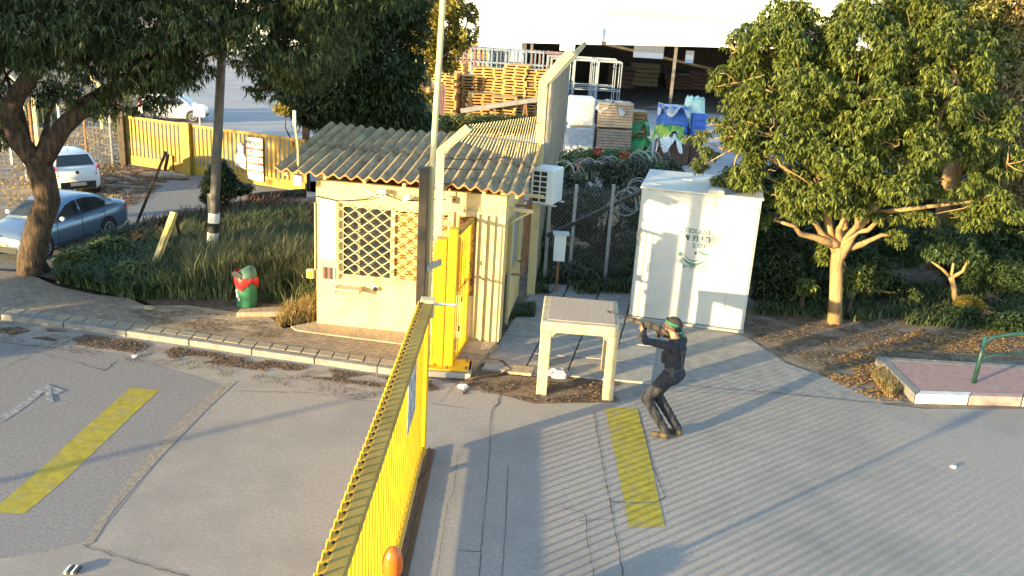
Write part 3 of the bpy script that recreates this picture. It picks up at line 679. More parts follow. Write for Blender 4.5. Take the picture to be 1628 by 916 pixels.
# grille that spans between the two arms above the roof
t = thing('roof_grille', 'row of slanting thin cream spikes spanning above the booth roof', 'spike grille', e1)
a0, a1 = at(722, 222, Y=14.4), at(850, 262, Y=16.9); c0, c1 = at(748, 203, Y=14.3), at(862, 188, Y=17.4)
mb = MB(); n = 27
for i in range(n + 1):
    s = i / n; p = a0.lerp(a1, s); q = c0.lerp(c1, s); mb.tube([p, q + Vector((0.0, 0, 0.05))], .008, 4)
mb.build('spikes', CREAMP, t); mb = MB(); mb.tube([a0.lerp(c0, .45), a1.lerp(c1, .45)], .012, 5).tube([a0.lerp(c0, .9), a1.lerp(c1, .9)], .012, 5); mb.build('rails', CREAMP, t)
for i, (pa, pb_) in enumerate((((703, 292), (852, 276)), ((705, 268), (854, 250)), ((704, 252), (856, 236)))):
    p, q = at(*pa, Y=14.1), at(*pb_, Y=17.5); P = [p.lerp(q, k / 8) - Vector((0, 0, .10 * math.sin(PI * k / 8))) for k in range(9)]
    tag(MB().tube(P, .009, 5).build('fence_wire', DARKM, smooth=True), ['lowest dark wire strung between the cranked posts over the roof', 'middle dark wire strung between the cranked posts over the roof', 'topmost dark wire strung between the cranked posts over the roof'][i], 'wire')
# mesh panels running back from the tall post
FP = [Vector((.40, 17.68, 0)), Vector((.60, 20.2, 0)), Vector((.82, 22.7, 0)), Vector((1.04, 25.2, 0)), Vector((1.26, 27.7, 0))]
offe = Vector((0, 0, e2.z)); arm = t2 - e2
MESHM = mat('fence mesh wire', (0.22, 0.21, 0.18), (0.34, 0.32, 0.27), 6, .6)
for i, p in enumerate(FP[1:]):
    ee = p + Vector((0, 0, e2.z - .12)); tt = ee + arm
    cranked_post(p, ee, tt, .13, ['grey cranked fence post, second behind the booth', 'grey cranked fence post, third behind the booth', 'grey cranked fence post, fourth behind the booth', 'farthest cranked fence post behind the booth'][i], 3.0)
fn = thing('mesh_fence', 'tall wire mesh fence with an overhanging top running back behind the booth', 'fence', FP[0])
mb = MB()
for a, b in zip(FP[:-1], FP[1:]):
    ea, eb = a + Vector((.06, 0, e2.z - .1)), b + Vector((.06, 0, e2.z - .1))
    for k in range(30):
        s = k / 30; p = a.lerp(b, s) + Vector((.06, 0, 0)); e = ea.lerp(eb, s)
        mb.bar(p, e, .006, .006); mb.bar(e, e + arm, .006, .006)
    for k in range(14): z = k / 14 * (e2.z - .1); mb.bar(a + Vector((.06, 0, z)), b + Vector((.06, 0, z)), .007, .007)
    for k in range(5): mb.bar(ea + arm * k / 4, eb + arm * k / 4, .007, .007)
mb.build('mesh', MESHM, fn)

# ================================================================== CONCRETE TABLE FRAME
tf0, tf1 = at(853, 628), at(968, 638)
tu = (tf1 - tf0).normalized(); tw_ = (tf1 - tf0).length + .05; rzt = math.atan2(tu.y, tu.x)
tb = thing('concrete_frame', 'low cream concrete frame like a table with two slab legs, beside the man', 'concrete frame', tf0, rzt)
CT = mat('worn cream concrete', (0.36, 0.30, 0.19), (0.50, 0.43, 0.29), 7, 0.9, 0.4, 45, c3=(0.36, 0.29, 0.20), s3=3.0, t3=0.62)
CTT = mat('pebbled concrete top', (0.30, 0.24, 0.19), (0.42, 0.35, 0.29), 30, 0.95, 0.8, 60)
HT, TD = 1.22, 1.30
def wob(name, mb, m, bev=.02, par=tb):
    o = mb.build(name, m, par, local=True, bevel=bev); return o
leg = .17
def slab_leg(x0, x1):
    return MB().loft([[Vector((x0 - .01, 0, 0)), Vector((x1, 0, 0)), Vector((x1, TD, 0)), Vector((x0 - .01, TD, 0))], [Vector((x0, .01, HT - .17)), Vector((x1 + .0, .01, HT - .17)), Vector((x1, TD - .02, HT - .17)), Vector((x0, TD - .02, HT - .17))]])
wob('leg', MB().loft([[Vector((x, y, z)) for x, y in ((-.01, 0), (.155, 0), (.155, .2), (-.01, .2))] for z in (0, HT - .16)]), CT, .014)
wob('leg', MB().loft([[Vector((x, y, z)) for x, y in ((tw_ - .155, 0), (tw_ + .01, 0), (tw_ + .01, .2), (tw_ - .155, .2))] for z in (0, HT - .16)]), CT, .014)
wob('leg', MB().loft([[Vector((x, y, z)) for x, y in ((.0, TD - .2), (.155, TD - .2), (.155, TD), (.0, TD))] for z in (0, HT - .16)]), CT, .014)
wob('leg', MB().loft([[Vector((x, y, z)) for x, y in ((tw_ - .155, TD - .2), (tw_, TD - .2), (tw_, TD), (tw_ - .155, TD))] for z in (0, HT - .16)]), CT, .014)
mb = MB(); mb.box((tw_ / 2, TD / 2, HT - .085), (tw_ + .03, TD + .02, .165))
for sx, x in ((1, .155), (-1, tw_ - .155)):
    for y0, y1 in ((0.005, .19),): mb.prism([(0, 0), (1, 0), (0, 1)], 0, 0) if False else mb._add([(x, y0, HT - .165), (x + sx * .1, y0, HT - .165), (x, y0, HT - .265), (x, y1, HT - .165), (x + sx * .1, y1, HT - .165), (x, y1, HT - .265)], [(0, 1, 2), (3, 5, 4), (0, 3, 4, 1), (1, 4, 5, 2), (2, 5, 3, 0)])
wob('frame_beam', mb, CT, .022)
top = MB(); pts = [(.09, .12), (tw_ - .06, .10), (tw_ - .05, TD - .07), (.42, TD - .03), (.13, TD - .10), (.09, TD - .2)]
top.prism(pts, HT - .01, HT + .006); wob('top_face', top, CTT, .004)

# ================================================================== WHITE KIOSK
c0, c1_ = at(999, 505), at(1181, 529)
ku = (c1_ - c0).normalized(); KWd = (c1_ - c0).length; kn = Vector((-ku.y, ku.x, 0)); rzk = math.atan2(ku.y, ku.x)
kk = thing('steel_kiosk', 'tall white sheet steel storage kiosk with printed emblem, between the booth and the tree', 'storage kiosk', c0, rzk)
KH, KD = 2.62, 2.1
KWT = mat('white sheet steel', (0.42, 0.425, 0.40), (0.50, 0.50, 0.465), 1.3, 0.55, 0.03, 12, c3=(0.40, 0.39, 0.33), s3=1.8, t3=0.60)
mb = MB(); mb.box((KWd / 2, KD / 2, KH / 2 + .02), (KWd, KD, KH - .06)); mb.build('body', KWT, kk, local=True, bevel=.02)
mb = MB(); mb.prism([(-.03, -.04), (KWd + .03, -.04), (KWd + .03, KD + .03), (-.03, KD + .03)], KH - .008, KH + .035); mb.build('roof', KWT, kk, local=True, bevel=.012)
mb = MB(); mb.box((KWd / 2, -.006, .30), (KWd - .02, .012, .02)).box((KWd / 2, -.006, KH - .32), (KWd - .02, .012, .012))
mb.box((KWd - .22, -.012, KH / 2), (.36, .02, KH - .14)).box((KWd - .41, -.008, KH / 2), (.012, .014, KH - .1)); mb.build('door_trim', KWT, kk, local=True)
for z in (.45, 1.3, 2.1): MB().cyl((KWd - .43, -.02, z - .06), (KWd - .43, -.02, z + .06), .014, 8).build('hinge', GALV, kk, local=True)
MB().tube([(KWd * .12, -.01, 1.0), (KWd * .12, -.045, 1.0), (KWd * .12, -.045, 1.16), (KWd * .12, -.01, 1.16)], .01, 6).build('handle', GALV, kk, local=True)
MB().box((KWd / 2, .0, .02), (KWd + .02, .1, .05)).build('skid', GREYM, kk, local=True)
mb = MB(); mb.box((KWd * .62, .05, KH + .075), (.30, .28, .07)); mb.build('hatch', GREYM, kk, local=True, bevel=.01); MB().box((KWd * .62, .05, KH + .112), (.24, .22, .008)).build('hatch_lid', KWT, kk, local=True)
mb = MB(); mb.tube([(KWd * .62 - .03, -.02, KH + .02), (KWd * .62 - .01, -.03, KH - .25), (KWd * .62 - .03, -.02, KH - .42)], .006, 5).tube([(KWd * .62 + .02, -.02, KH + .02), (KWd * .62 + .01, -.03, KH - .3)], .006, 5); mb.build('cord', GREYM, kk, local=True)
mb = MB(); mb.loft([[Vector((.045 + .05 * math.cos(a) * (1 + .2 * math.sin(3 * a)), -.004 + dy, 1.66 + .19 * math.sin(a))) for a in [2 * PI * k / 16 for k in range(16)]] for dy in (0, -.004)]); mb.build('scuff', mat('scuffed patch', (0.22, 0.20, 0.16), (0.5, 0.48, 0.42), 18, .8), kk, local=True)
for x, y in ((.25, .35), (.8, 1.2)): MB().box((x, y, KH + .04), (.2, .07, .02)).build('vent', GREYM, kk, local=True)
# emblem and lettering
DG = mat('dark green print', (0.05, 0.13, 0.12), (0.07, 0.17, 0.15), 5, .6)
ex = KWd * .50
def klet(s, size, x, z, m=DG): 
    o = text('lettering', s, size * 1.15, m, (0, 0, 0), (1, 0, 0), (0, 0, 1), bold=.03); o.parent = kk; o.location = (x, -.003, z); return o
klet('המועצה', .12, ex + .02, 1.90, DG); klet('ד ת י ר', .15, ex + .04, 1.76, DG); klet('ב ט ו', .11, ex + .07, 1.62)
klet('שירותי ניקיון', .085, ex + .06, 1.19); klet('שער הנגב', .05, ex + .06, 1.12, FAINT)
mb = MB()
def swoosh(pts, w0, w1):
    V = []; n = len(pts)
    for i, (x, z) in enumerate(pts):
        w_ = w0 + (w1 - w0) * math.sin(PI * i / (n - 1)); V += [(x, -.003, z - w_), (x, -.003, z + w_)]
    mb._add(V, [(2 * i, 2 * i + 2, 2 * i + 3, 2 * i + 1) for i in range(n - 1)])
swoosh([(ex - .26 + .56 * t, 1.40 - .17 * math.sin(PI * t) + .02 * t) for t in [k / 14 for k in range(15)]], .006, .028)
swoosh([(ex - .20 + .42 * t, 1.43 - .13 * math.sin(PI * t) ** 1 + .02 * t) for t in [k / 14 for k in range(15)]], .004, .014)
swoosh([(ex + .06 + .24 * t, 1.53 - .06 * t - .03 * math.sin(PI * t)) for t in [k / 10 for k in range(11)]], .008, .024)
mb.loft([[Vector((ex + .03 + .03 * math.cos(a), y, 1.47 + .03 * math.sin(a))) for a in [2 * PI * k / 10 for k in range(10)]] for y in (-.001, -.004)])
mb.loft([[Vector((ex - .25 + .045 * math.cos(a), y, 1.42 + .045 * math.sin(a))) for a in [2 * PI * k / 10 for k in range(10)]] for y in (-.001, -.004)])
mb.build('emblem', DG, kk, local=True)

# ================================================================== PERSON (one continuous body grown from a distance field)
def sdf_mesh(caps, lo, hi, h, k=0.03, wrinkle=0.0):
    """caps: (a, b, ra, rb, tag, blend). returns verts, faces, tag per vertex"""
    lo = np.array(lo); n = np.ceil((np.array(hi) - lo) / h).astype(int) + 1
    X, Y, Z = np.meshgrid(*[lo[i] + h * np.arange(n[i]) for i in range(3)], indexing='ij'); P = np.stack([X, Y, Z], -1)
    D = np.full(X.shape, 9.0); T = np.zeros(X.shape, int); B_ = np.full(X.shape, 9.0)
    for a, b, ra, rb, tg, kk_, sc in caps:
        a = np.array(a, float); b = np.array(b, float); S = np.array(sc, float)
        ab = (b - a) / S; pa = (P - a) / S
        t = np.clip((pa @ ab) / max(ab @ ab, 1e-9), 0, 1); d = np.linalg.norm(pa - t[..., None] * ab, axis=-1) - (ra + (rb - ra) * t)
        d = d * S.min()
        m = d < B_; B_ = np.where(m, d, B_); T = np.where(m, tg, T)
        hh = np.clip(0.5 + 0.5 * (D - d) / kk_, 0, 1); D = D * (1 - hh) + d * hh - kk_ * hh * (1 - hh)
    if wrinkle: D = D + wrinkle * (np.sin(Z * 46 + 9 * np.sin(Y * 17 + X * 13)) * np.sin(X * 31 + Z * 11 + 4 * np.sin(Y * 23))) * (T == 0)
    s = D < 0; idx = -np.ones([v - 1 for v in n], int)
    c8 = sum(s[i:n[0] - 1 + i, j:n[1] - 1 + j, l:n[2] - 1 + l].astype(int) for i in (0, 1) for j in (0, 1) for l in (0, 1))
    act = (c8 > 0) & (c8 < 8); idx[act] = np.arange(act.sum()); cells = np.argwhere(act)
    acc = np.zeros((len(cells), 3)); cnt = np.zeros(len(cells))
    for ax in range(3):
        for o1 in (0, 1):
            for o2 in (0, 1):
                o = [0, 0, 0]; r = [i for i in range(3) if i != ax]; o[r[0]] = o1; o[r[1]] = o2; c0_ = cells + o; c1__ = c0_.copy(); c1__[:, ax] += 1
                d0 = D[tuple(c0_.T)]; d1 = D[tuple(c1__.T)]; m = (d0 < 0) != (d1 < 0); t = np.where(m, d0 / (d0 - d1 + 1e-12), 0)
                q = c0_.astype(float); q[:, ax] += t; acc[m] += q[m]; cnt[m] += 1
    V = lo + h * acc / cnt[:, None]; F = []
    for ax in range(3):
        r = [i for i in range(3) if i != ax]; sl0 = [slice(None)] * 3; sl0[ax] = slice(0, n[ax] - 1); sl1 = [slice(None)] * 3; sl1[ax] = slice(1, n[ax])
        ch = s[tuple(sl0)] != s[tuple(sl1)]
        for e in np.argwhere(ch):
            if e[r[0]] == 0 or e[r[1]] == 0 or e[r[0]] >= n[r[0]] - 1 or e[r[1]] >= n[r[1]] - 1: continue
            q = []
            for a_, b_ in ((-1, -1), (0, -1), (0, 0), (-1, 0)):
                c = e.copy(); c[r[0]] += a_; c[r[1]] += b_; q.append(idx[tuple(c)])
            if min(q) < 0: continue
            ins_ = s[tuple(e)]; flip = ins_ ^ (ax == 1)
            F.append(tuple(q if flip else q[::-1]))
    tg = T[tuple(cells.T)]
    return V, F, tg
def body_obj(name, caps, lo, hi, h, mats, parent):
    V, F, tg = sdf_mesh(caps, lo, hi, h, wrinkle=.007)
    mb = MB(); mb.V = [tuple(v) for v in V]; mb.F = F; mb.I = [int(max(tg[i] for i in f)) if len(set(tg[list(f)])) == 1 else int(tg[f[0]]) for f in F]
    return mb.build(name, mats, parent, smooth=True, local=True)
CLOTH = mat('black cloth', (0.014, 0.015, 0.022), (0.030, 0.032, 0.042), 9, 0.9, 1.0, 16)
SKIN = mat('skin', (0.42, 0.22, 0.12), (0.50, 0.28, 0.16), 9, 0.6)
BOOT = mat('tan boots', (0.05, 0.037, 0.02), (0.09, 0.065, 0.035), 12, 0.8)
HAIR = mat('black hair', (0.01, 0.01, 0.01), (0.02, 0.018, 0.016), 30, 0.8)
GRN = mat('green cloth band', (0.012, 0.11, 0.06), (0.022, 0.17, 0.09), 10, 0.7)
ft = at(1064, 692)
man = thing('person', 'man in black clothes and green headband, knees bent, aiming a rifle past the concrete frame', 'person', (ft.x - .07, ft.y, 0), math.radians(152))
o_ = (1, 1, 1); I = lambda a, b, ra, rb, tg=0, k=.03, sc=o_: (a, b, ra, rb, tg, k, sc)
hL, hR = (.02, .09, .93), (.02, -.09, .93)
kL, kR = (.29, .12, .55), (.22, -.09, .56)
aL, aR = (-.03, .10, .12), (-.15, -.08, .13)
sL, sR = (.03, .19, 1.43), (-.04, -.18, 1.42)
eL, eR_ = (.37, .20, 1.42), (.06, -.40, 1.36)
gL, gR = (.50, .045, 1.535), (.26, -.055, 1.49)
caps = [I((.0, 0, .92), (-.02, 0, 1.08), .135, .125, k=.05, sc=(.85, 1.1, 1)), I((-.02, 0, 1.05), (.0, 0, 1.34), .13, .155, k=.05, sc=(.82, 1.12, 1)),
        I((-.03, .11, 1.40), (-.03, -.11, 1.40), .085, .085, k=.05), I((.0, 0, 1.42), (.04, 0, 1.54), .062, .055, 1, k=.03),
        I(hL, kL, .108, .078, k=.04), I(kL, aL, .076, .060, k=.03), I(hR, kR, .108, .078, k=.04), I(kR, aR, .076, .060, k=.03),
        I((-.06, .06, .95), (-.06, -.06, .95), .11, .11, k=.04),
        I(aL, (-.06, .10, .06), .05, .045, 2, k=.02), I((-.07, .10, .045), (.13, .12, .035), .044, .036, 2, k=.02, sc=(1, 1, 1)),
        I(aR, (-.18, -.08, .08), .05, .045, 2, k=.02), I((-.19, -.08, .06), (.0, -.09, .035), .042, .036, 2, k=.02),
        I(sL, eL, .062, .050, k=.04), I(eL, (.45, .10, 1.50), .047, .034, k=.03), I((.45, .10, 1.50), gL, .03, .026, 1, k=.02),
        I(sR, eR_, .062, .050, k=.04), I(eR_, (.21, -.12, 1.46), .047, .034, k=.03), I((.21, -.12, 1.46), gR, .030, .026, 1, k=.02),
        # head: skull, jaw, nose, brow, ear, chin
        I((.055, 0, 1.66), (.09, 0, 1.665), .092, .088, 1, k=.03, sc=(1.05, .86, 1.1)), I((.10, 0, 1.60), (.13, 0, 1.585), .055, .040, 1, k=.03, sc=(1, 1, .9)),
        I((.18, 0, 1.665), (.202, 0, 1.635), .011, .017, 1, k=.012), I((.165, -.03, 1.685), (.165, .03, 1.685), .014, .014, 1, k=.015),
        I((.165, -.02, 1.60), (.165, .02, 1.60), .010, .010, 1, k=.01), I((.07, .085, 1.64), (.07, .088, 1.66), .016, .018, 1, k=.008, sc=(1, .5, 1.2)), I((.07, -.085, 1.64), (.07, -.088, 1.66), .016, .018, 1, k=.008, sc=(1, .5, 1.2))]
# fingers close round the handguard and the pistol grip
for i in range(4):
    x = .475 + i * .021; caps += [I((x, .045, 1.53), (x + .003, .005 - .025, 1.545), .0105, .0095, 1, k=.006), I((x + .003, -.02, 1.545), (x + .003, -.03, 1.575), .0095, .0085, 1, k=.005)]
caps += [I((.49, .04, 1.54), (.515, .042, 1.585), .012, .010, 1, k=.006)]
for i in range(4):
    z = 1.50 - i * .02; caps += [I((.25, -.05, z), (.29, -.015, z), .0105, .0095, 1, k=.006), I((.29, -.015, z), (.275, .02, z), .0095, .0085, 1, k=.005)]
caps += [I((.245, -.045, 1.51), (.25, .022, 1.525), .012, .010, 1, k=.006)]
body_obj('body', caps, (-.32, -.52, -.02), (.66, .36, 1.82), .0105, [CLOTH, SKIN, BOOT], man)
for yy in (-.03, .03):
    MB().ball((.166, yy, 1.665), .0135, 8, 6).build('eye', HAIR, man, local=True, smooth=True)
V, F, tg = sdf_mesh([I((.045, 0, 1.695), (.07, 0, 1.70), .094, .090, 0, k=.02, sc=(1.05, .88, 1.05)), I((.0, 0, 1.63), (.0, 0, 1.66), .070, .07, 0, k=.02)], (-.15, -.15, 1.5), (.25, .15, 1.85), .011)
keep = [f for f in F if np.mean([V[i][2] for i in f]) > (1.70 if np.mean([V[i][0] for i in f]) > .06 else 1.60)]
mb = MB(); mb.V = [tuple(v) for v in V]; mb.F = keep; mb.I = [0] * len(keep); mb.build('hair', HAIR, man, local=True, smooth=True)
V, F, tg = sdf_mesh([I((.11, 0, 1.59), (.14, 0, 1.575), .052, .040, 0, k=.03), I((.12, 0, 1.60), (.15, 0, 1.6), .045, .03, 0)], (-.05, -.12, 1.48), (.25, .12, 1.68), .010)
keep = [f for f in F if np.mean([V[i][2] for i in f]) < 1.592]
mb = MB(); mb.V = [tuple(v) for v in V]; mb.F = keep; mb.I = [0] * len(keep); mb.build('beard', HAIR, man, local=True, smooth=True)
mb = MB(); R1 = []; R2 = []
for k in range(25):
    a = 2 * PI * k / 24; cx_ = .062 + .118 * math.cos(a); cy_ = .096 * math.sin(a); tl = .03 * math.cos(a)
    R1.append(Vector((cx_, cy_, 1.680 + tl))); R2.append(Vector((cx_ * .97 + .002, cy_ * .97, 1.725 + tl)))
mb.loft([R1, R2], closed=False, cap=False)
mb.loft([[Vector((-.055, -.02, 1.69)), Vector((-.055, .03, 1.69))], [Vector((-.085, -.02, 1.60)), Vector((-.08, .05, 1.61))], [Vector((-.11, -.05, 1.51)), Vector((-.115, .03, 1.53))]], closed=False, cap=False)
mb.loft([[Vector((-.055, 0, 1.685)), Vector((-.05, .04, 1.685))], [Vector((-.10, .03, 1.62)), Vector((-.09, .08, 1.62))], [Vector((-.12, .05, 1.56)), Vector((-.10, .11, 1.57))]], closed=False, cap=False)
mb.build('headband', GRN, man, local=True, smooth=True)
VST = mat('dark vest webbing', (0.035, 0.035, 0.040), (0.065, 0.065, 0.07), 20, 0.8, 0.3, 50)
V, F, tg = sdf_mesh([I((-.02, 0, 1.10), (.0, 0, 1.30), .137, .150, 0, k=.05, sc=(.86, 1.13, 1)), I((.115, .07, 1.15), (.12, .07, 1.25), .045, .045, 0, k=.02), I((.115, -.07, 1.15), (.12, -.07, 1.25), .045, .045, 0, k=.02)], (-.25, -.25, .95), (.25, .25, 1.5), .0125)
mb = MB(); keep = [f for f in F if 1.06 < np.mean([V[i][2] for i in f]) < 1.36]; mb.V = [tuple(v) for v in V]; mb.F = keep; mb.I = [0] * len(keep)
mb.build('vest', CLOTH, man, local=True, smooth=True)
mb = MB(); el = lambda a, z, g_=1.0: Vector((-.015 + .122 * g_ * math.cos(a), .166 * g_ * math.sin(a), z))
mb.loft([[el(a, z, 1.06) for a in [2 * PI * k / 24 for k in range(25)]] for z in (1.04, 1.085)], closed=False, cap=False)
mb.bar((-.135, .03, 1.07), (-.135, .09, 1.30), .014, .035).bar((-.135, .09, 1.30), (-.095, .12, 1.44), .014, .035).bar((-.135, -.03, 1.07), (-.13, -.09, 1.36), .014, .035).box((-.05, .175, 1.05), (.05, .02, .14))
mb.build('straps', VST, man, local=True)
# the rifle he holds, pointing forward
rf = thing('rifle', 'dark long rifle held at the shoulder of the man in black', 'rifle', man.location, man.rotation_euler.z)
GUNM = mat('dark gun metal', (0.012, 0.011, 0.011), (0.028, 0.025, 0.024), 10, .45, metal=.4); GW = mat('dark reddish wood', (0.022, 0.013, 0.010), (0.045, 0.026, 0.018), 8, .5)
def rp(s, dz=0, dy=0): return Vector((.14 + s * .995, -.02 + dy, 1.545 + s * .10 + dz))
MB().bar(rp(.10), rp(.42), .045, .07).bar(rp(.10, .045), rp(.34, .045), .03, .03).build('receiver', GUNM, rf, local=True, bevel=.006)
MB().tube([rp(.42, .01), rp(.88, .01)], .010, 8).tube([rp(.42, .035), rp(.66, .035)], .012, 8).tube([rp(.88, .01), rp(.93, .01)], .014, 8).bar(rp(.85, .01), rp(.85, .07), .008, .012).build('barrel', GUNM, rf, local=True)
MB().bar(rp(.38, .0), rp(.60, .0), .048, .052).build('handguard', GW, rf, local=True, bevel=.01)
mb = MB(); mb.loft([[rp(.12, .03, y) if k in (0,) else rp(.12, -.03, y) for k in (0, 1) for y in ((-.018, .018) if k == 0 else (.018, -.018))], [rp(-.14, .02, -.018), rp(-.14, .02, .018), rp(-.14, -.10, .018), rp(-.14, -.10, -.018)]]); mb.build('stock', GW, rf, local=True)
mb = MB(); P = [rp(.33, -.03), rp(.35, -.10), rp(.385, -.17), rp(.43, -.22)]
for a, b in zip(P[:-1], P[1:]): mb.bar(a, b, .026, .055, up=(0, 1, 0)) if False else mb.bar(a, b + (b - a) * .05, .055, .026, up=(0, 1, 0))
mb.build('magazine', GUNM, rf, local=True); MB().bar(rp(.15, -.03), rp(.12, -.12), .04, .028, up=(0, 1, 0)).build('grip', GW, rf, local=True)

# ================================================================== STREET FURNITURE, LEFT SIDE
lb = at(337, 408, .1); lt_ = at(352, 95, Y=lb.y)
sl_ = (lt_ - lb) / (lt_.z - lb.z)
lp = thing('street_lamp', 'grey round street lamp pole with black and white bands, in the long grass', 'street lamp', lb)
LP = lambda z: lb + sl_ * (z - lb.z)
MB().tube([LP(-.1), LP(4.3), LP(8.4)], [.115, .09, .065], 16).build('pole', mat('weathered dark grey steel', (.11, .11, .12), (.17, .17, .175), 5, .6, c3=(.22, .21, .2), s3=3, t3=.6), lp, smooth=True)
for z0, z1, m in ((.15, .42, BLACK), (.42, .66, WHITE), (.66, .88, BLACK), (.88, 1.10, WHITE)):
    MB().tube([LP(z0), LP(z1)], .122, 18).build('band', m, lp, smooth=False)
MB().box(LP(1.28) + Vector((-.09, -.04, 0)), (.08, .07, .5)).build('service_cover', mat('bare timber', (0.32, 0.25, 0.17), (0.42, 0.34, 0.24), 9, .8), lp)
MB().tube([LP(8.3), LP(8.6) + Vector((.3, -.3, .1)), LP(8.7) + Vector((1.2, -1.2, .1))], .035, 8).build('arm', GREYM, lp); MB().ball(LP(8.7) + Vector((1.4, -1.4, .08)), .22, 12, 8, sc=(1.3, 1.3, .4)).build('lamp_head', WHITE, lp, smooth=True)
# litter bin
bb = at(393, 486, .1); bn = thing('litter_bin', 'green litter bin with a red bag hanging over its rim', 'litter bin', bb, -.15); bn.scale = (1.0, 1.0, 1.0)
GB = mat('green plastic', (0.035, 0.16, 0.075), (0.06, 0.24, 0.12), 5, .5, c3=(0.20, 0.26, 0.20), s3=6, t3=.62)
MB().loft([[Vector((r * math.cos(a), r * math.sin(a), z)) for a in [2 * PI * k / 22 for k in range(22)]] for z, r in ((0, .17), (.03, .19), (.35, .195), (.50, .20), (.52, .205))]).build('body', GB, bn, local=True, smooth=True)
hood = []
for z, r, y in ((.50, .20, 0), (.62, .195, .01), (.70, .165, .03), (.75, .10, .05), (.765, .02, .06)): hood.append([Vector((r * math.cos(a), r * math.sin(a) * .9 + y, z - (.05 if math.cos(a) < -.3 else 0))) for a in [2 * PI * k / 22 for k in range(22)]])
MB().loft(hood).build('hood', mat('grey green plastic', (0.06, 0.13, 0.09), (0.10, 0.19, 0.13), 6, .5), bn, local=True, smooth=True)
MB().loft([[Vector((-.10 + dx + .10 * math.cos(a), -.155 + dy + .02 * math.sin(a), .64 + .055 * math.sin(a) - .02 * math.cos(a))) for a in [2 * PI * k / 16 for k in range(16)]] for dx, dy in ((0, -.02), (0, .0))]).build('opening', BLACK, bn, local=True)
mb = MB(); rings = []
for j, (z, r) in enumerate(((.585, .212), (.55, .225), (.50, .228), (.45, .222), (.42, .212))):
    rings.append([Vector((r * math.cos(a) * (1 + .03 * math.sin(9 * a + j)), r * math.sin(a) * (1 + .03 * math.sin(7 * a)), z - .035 * math.sin(3 * a + .4) * (j / 2) - .02 * math.sin(11 * a) + (.10 if math.cos(a) < -.6 and j == 0 else 0))) for a in [2 * PI * k / 40 for k in range(40)]])
mb.loft(rings, cap=False); mb.build('bag', mat('red plastic bag', (0.50, 0.03, 0.035), (0.66, 0.06, 0.05), 12, .35, .3, 20, transl=.25), bn, local=True, smooth=True)
mb = MB(); 
for x, z, s in ((-.10, .24, .05), (-.07, .17, .04), (-.11, .33, .04)): mb.box((x, -.172 + .0, z), (s, .02, s * 1.5), R=Matrix.Rotation(-.5, 3, 'Z'))
mb.build('label', WHITE, bn, local=True)
# leaning board, its prop, leaning dark post
p0, p1 = at(238, 443, .1), at(277, 338, Y=17.55)
lbz = thing('leaning_board', 'weathered yellowish plank trestle leaning in the long grass', 'plank', p0)
mb = MB(); mb.bar(p0, p1, .16, .04, up=(0.3, 1, 0)); mb.build('plank', mat('weathered pale timber', (0.50, 0.40, 0.16), (0.72, 0.60, 0.30), 5, .9, .4, 30, c3=(.2, .16, .1), s3=7, t3=.52, stretch=(1, 1, .4)), lbz)
MB().bar(p1, at(290, 392, .1), .05, .04).build('prop', DARKM, lbz); MB().bar(p0 + Vector((.05, -.04, .02)), p1 + Vector((.05, -.04, 0)), .02, .05, up=(.3, 1, 0)).build('edge_batten', YELD, lbz)
p0 = at(217, 356); p1 = at(264, 241, Y=p0.y + .3)
tag(MB().bar(p0, p1, .09, .07).build('leaning_post', DARKM), 'black leaning post at the edge of the side road before the far gate', 'post')
p0 = at(262, 262, Y=27.5); tag(MB().bar(at(262, 272), at(267, 246, Y=27.4), .1, .05).build('short_prop', RUST), 'short rusty prop leaning behind the black post', 'prop')
tag(MB().ball((-7.4, 18.0, .18), .2, 9, 6, sc=(1.3, .9, .7)).build('stone', CONC, smooth=True), 'grey boulder in the weeds left of the leaning plank', 'stone')
q = at(440, 500, .1); tag(MB().loft([[q + Vector((x * .55 - .1, y * .16 + x * .15, z)) for x, y in ((-1, -1), (.6, -1.2), (1, .2), (.2, 1), (-1, .6))] for z in (0, .1)]).build('stone_slab', SAND, bevel=.03), 'flat sandy rock slab between the bin and the booth', 'rock')
q = at(238, 493, .1); tag(MB().ball(q + Vector((0, 0, .04)), .08, 8, 5, sc=(1.4, 1, .6)).build('stone', SAND), 'small pale stone on the pavement edge below the leaning plank', 'stone')
for px, lab in (((214, 568), 'crumpled white scrap in the gutter left of centre'), ((1516, 744), 'white scrap of paper lying alone on the right side of the road')):
    q = at(*px); mb = MB(); mb.loft([[q + Vector((.04 * math.cos(a) * (1 + .3 * math.sin(3 * a)), .03 * math.sin(a), z)) for a in [2 * PI * k / 9 for k in range(9)]] for z in (.004, .03)]); tag(mb.build('paper_scrap', WHITE), lab, 'litter')
q = at(888, 598); mb = MB(); mb.loft([[q + Vector(((.17 * math.cos(a)) * s_ * (1 + .15 * math.sin(5 * a)), .13 * math.sin(a) * s_, z)) for a in [2 * PI * k / 14 for k in range(14)]] for z, s_ in ((0.005, 1), (.08, .95), (.13, .5))])
tag(mb.build('plastic_bag', mat('printed plastic', (0.10, 0.09, 0.14), (0.55, 0.55, 0.60), 9, .35, lo=.42, hi=.55)), 'crumpled purple and white bag lying under the concrete frame', 'bag')
q = at(108, 908); mb = MB()
for i in range(4): mb.box(q + Vector((i * .035, 0, .02)), (.02, .12, .03), mi=i % 2)
tag(mb.build('road_stud', [WHITE, INK]), 'small black and white striped stud at the bottom left of the road', 'road stud')
q = at(822, 590); tag(MB().prism([(q.x - .26, q.y - .16), (q.x + .24, q.y - .19), (q.x + .30, q.y + .12), (q.x - .16, q.y + .16)], .0, .05).build('loose_slab', SAND, bevel=.01), 'loose cream paving slab left of the concrete frame', 'paving slab')
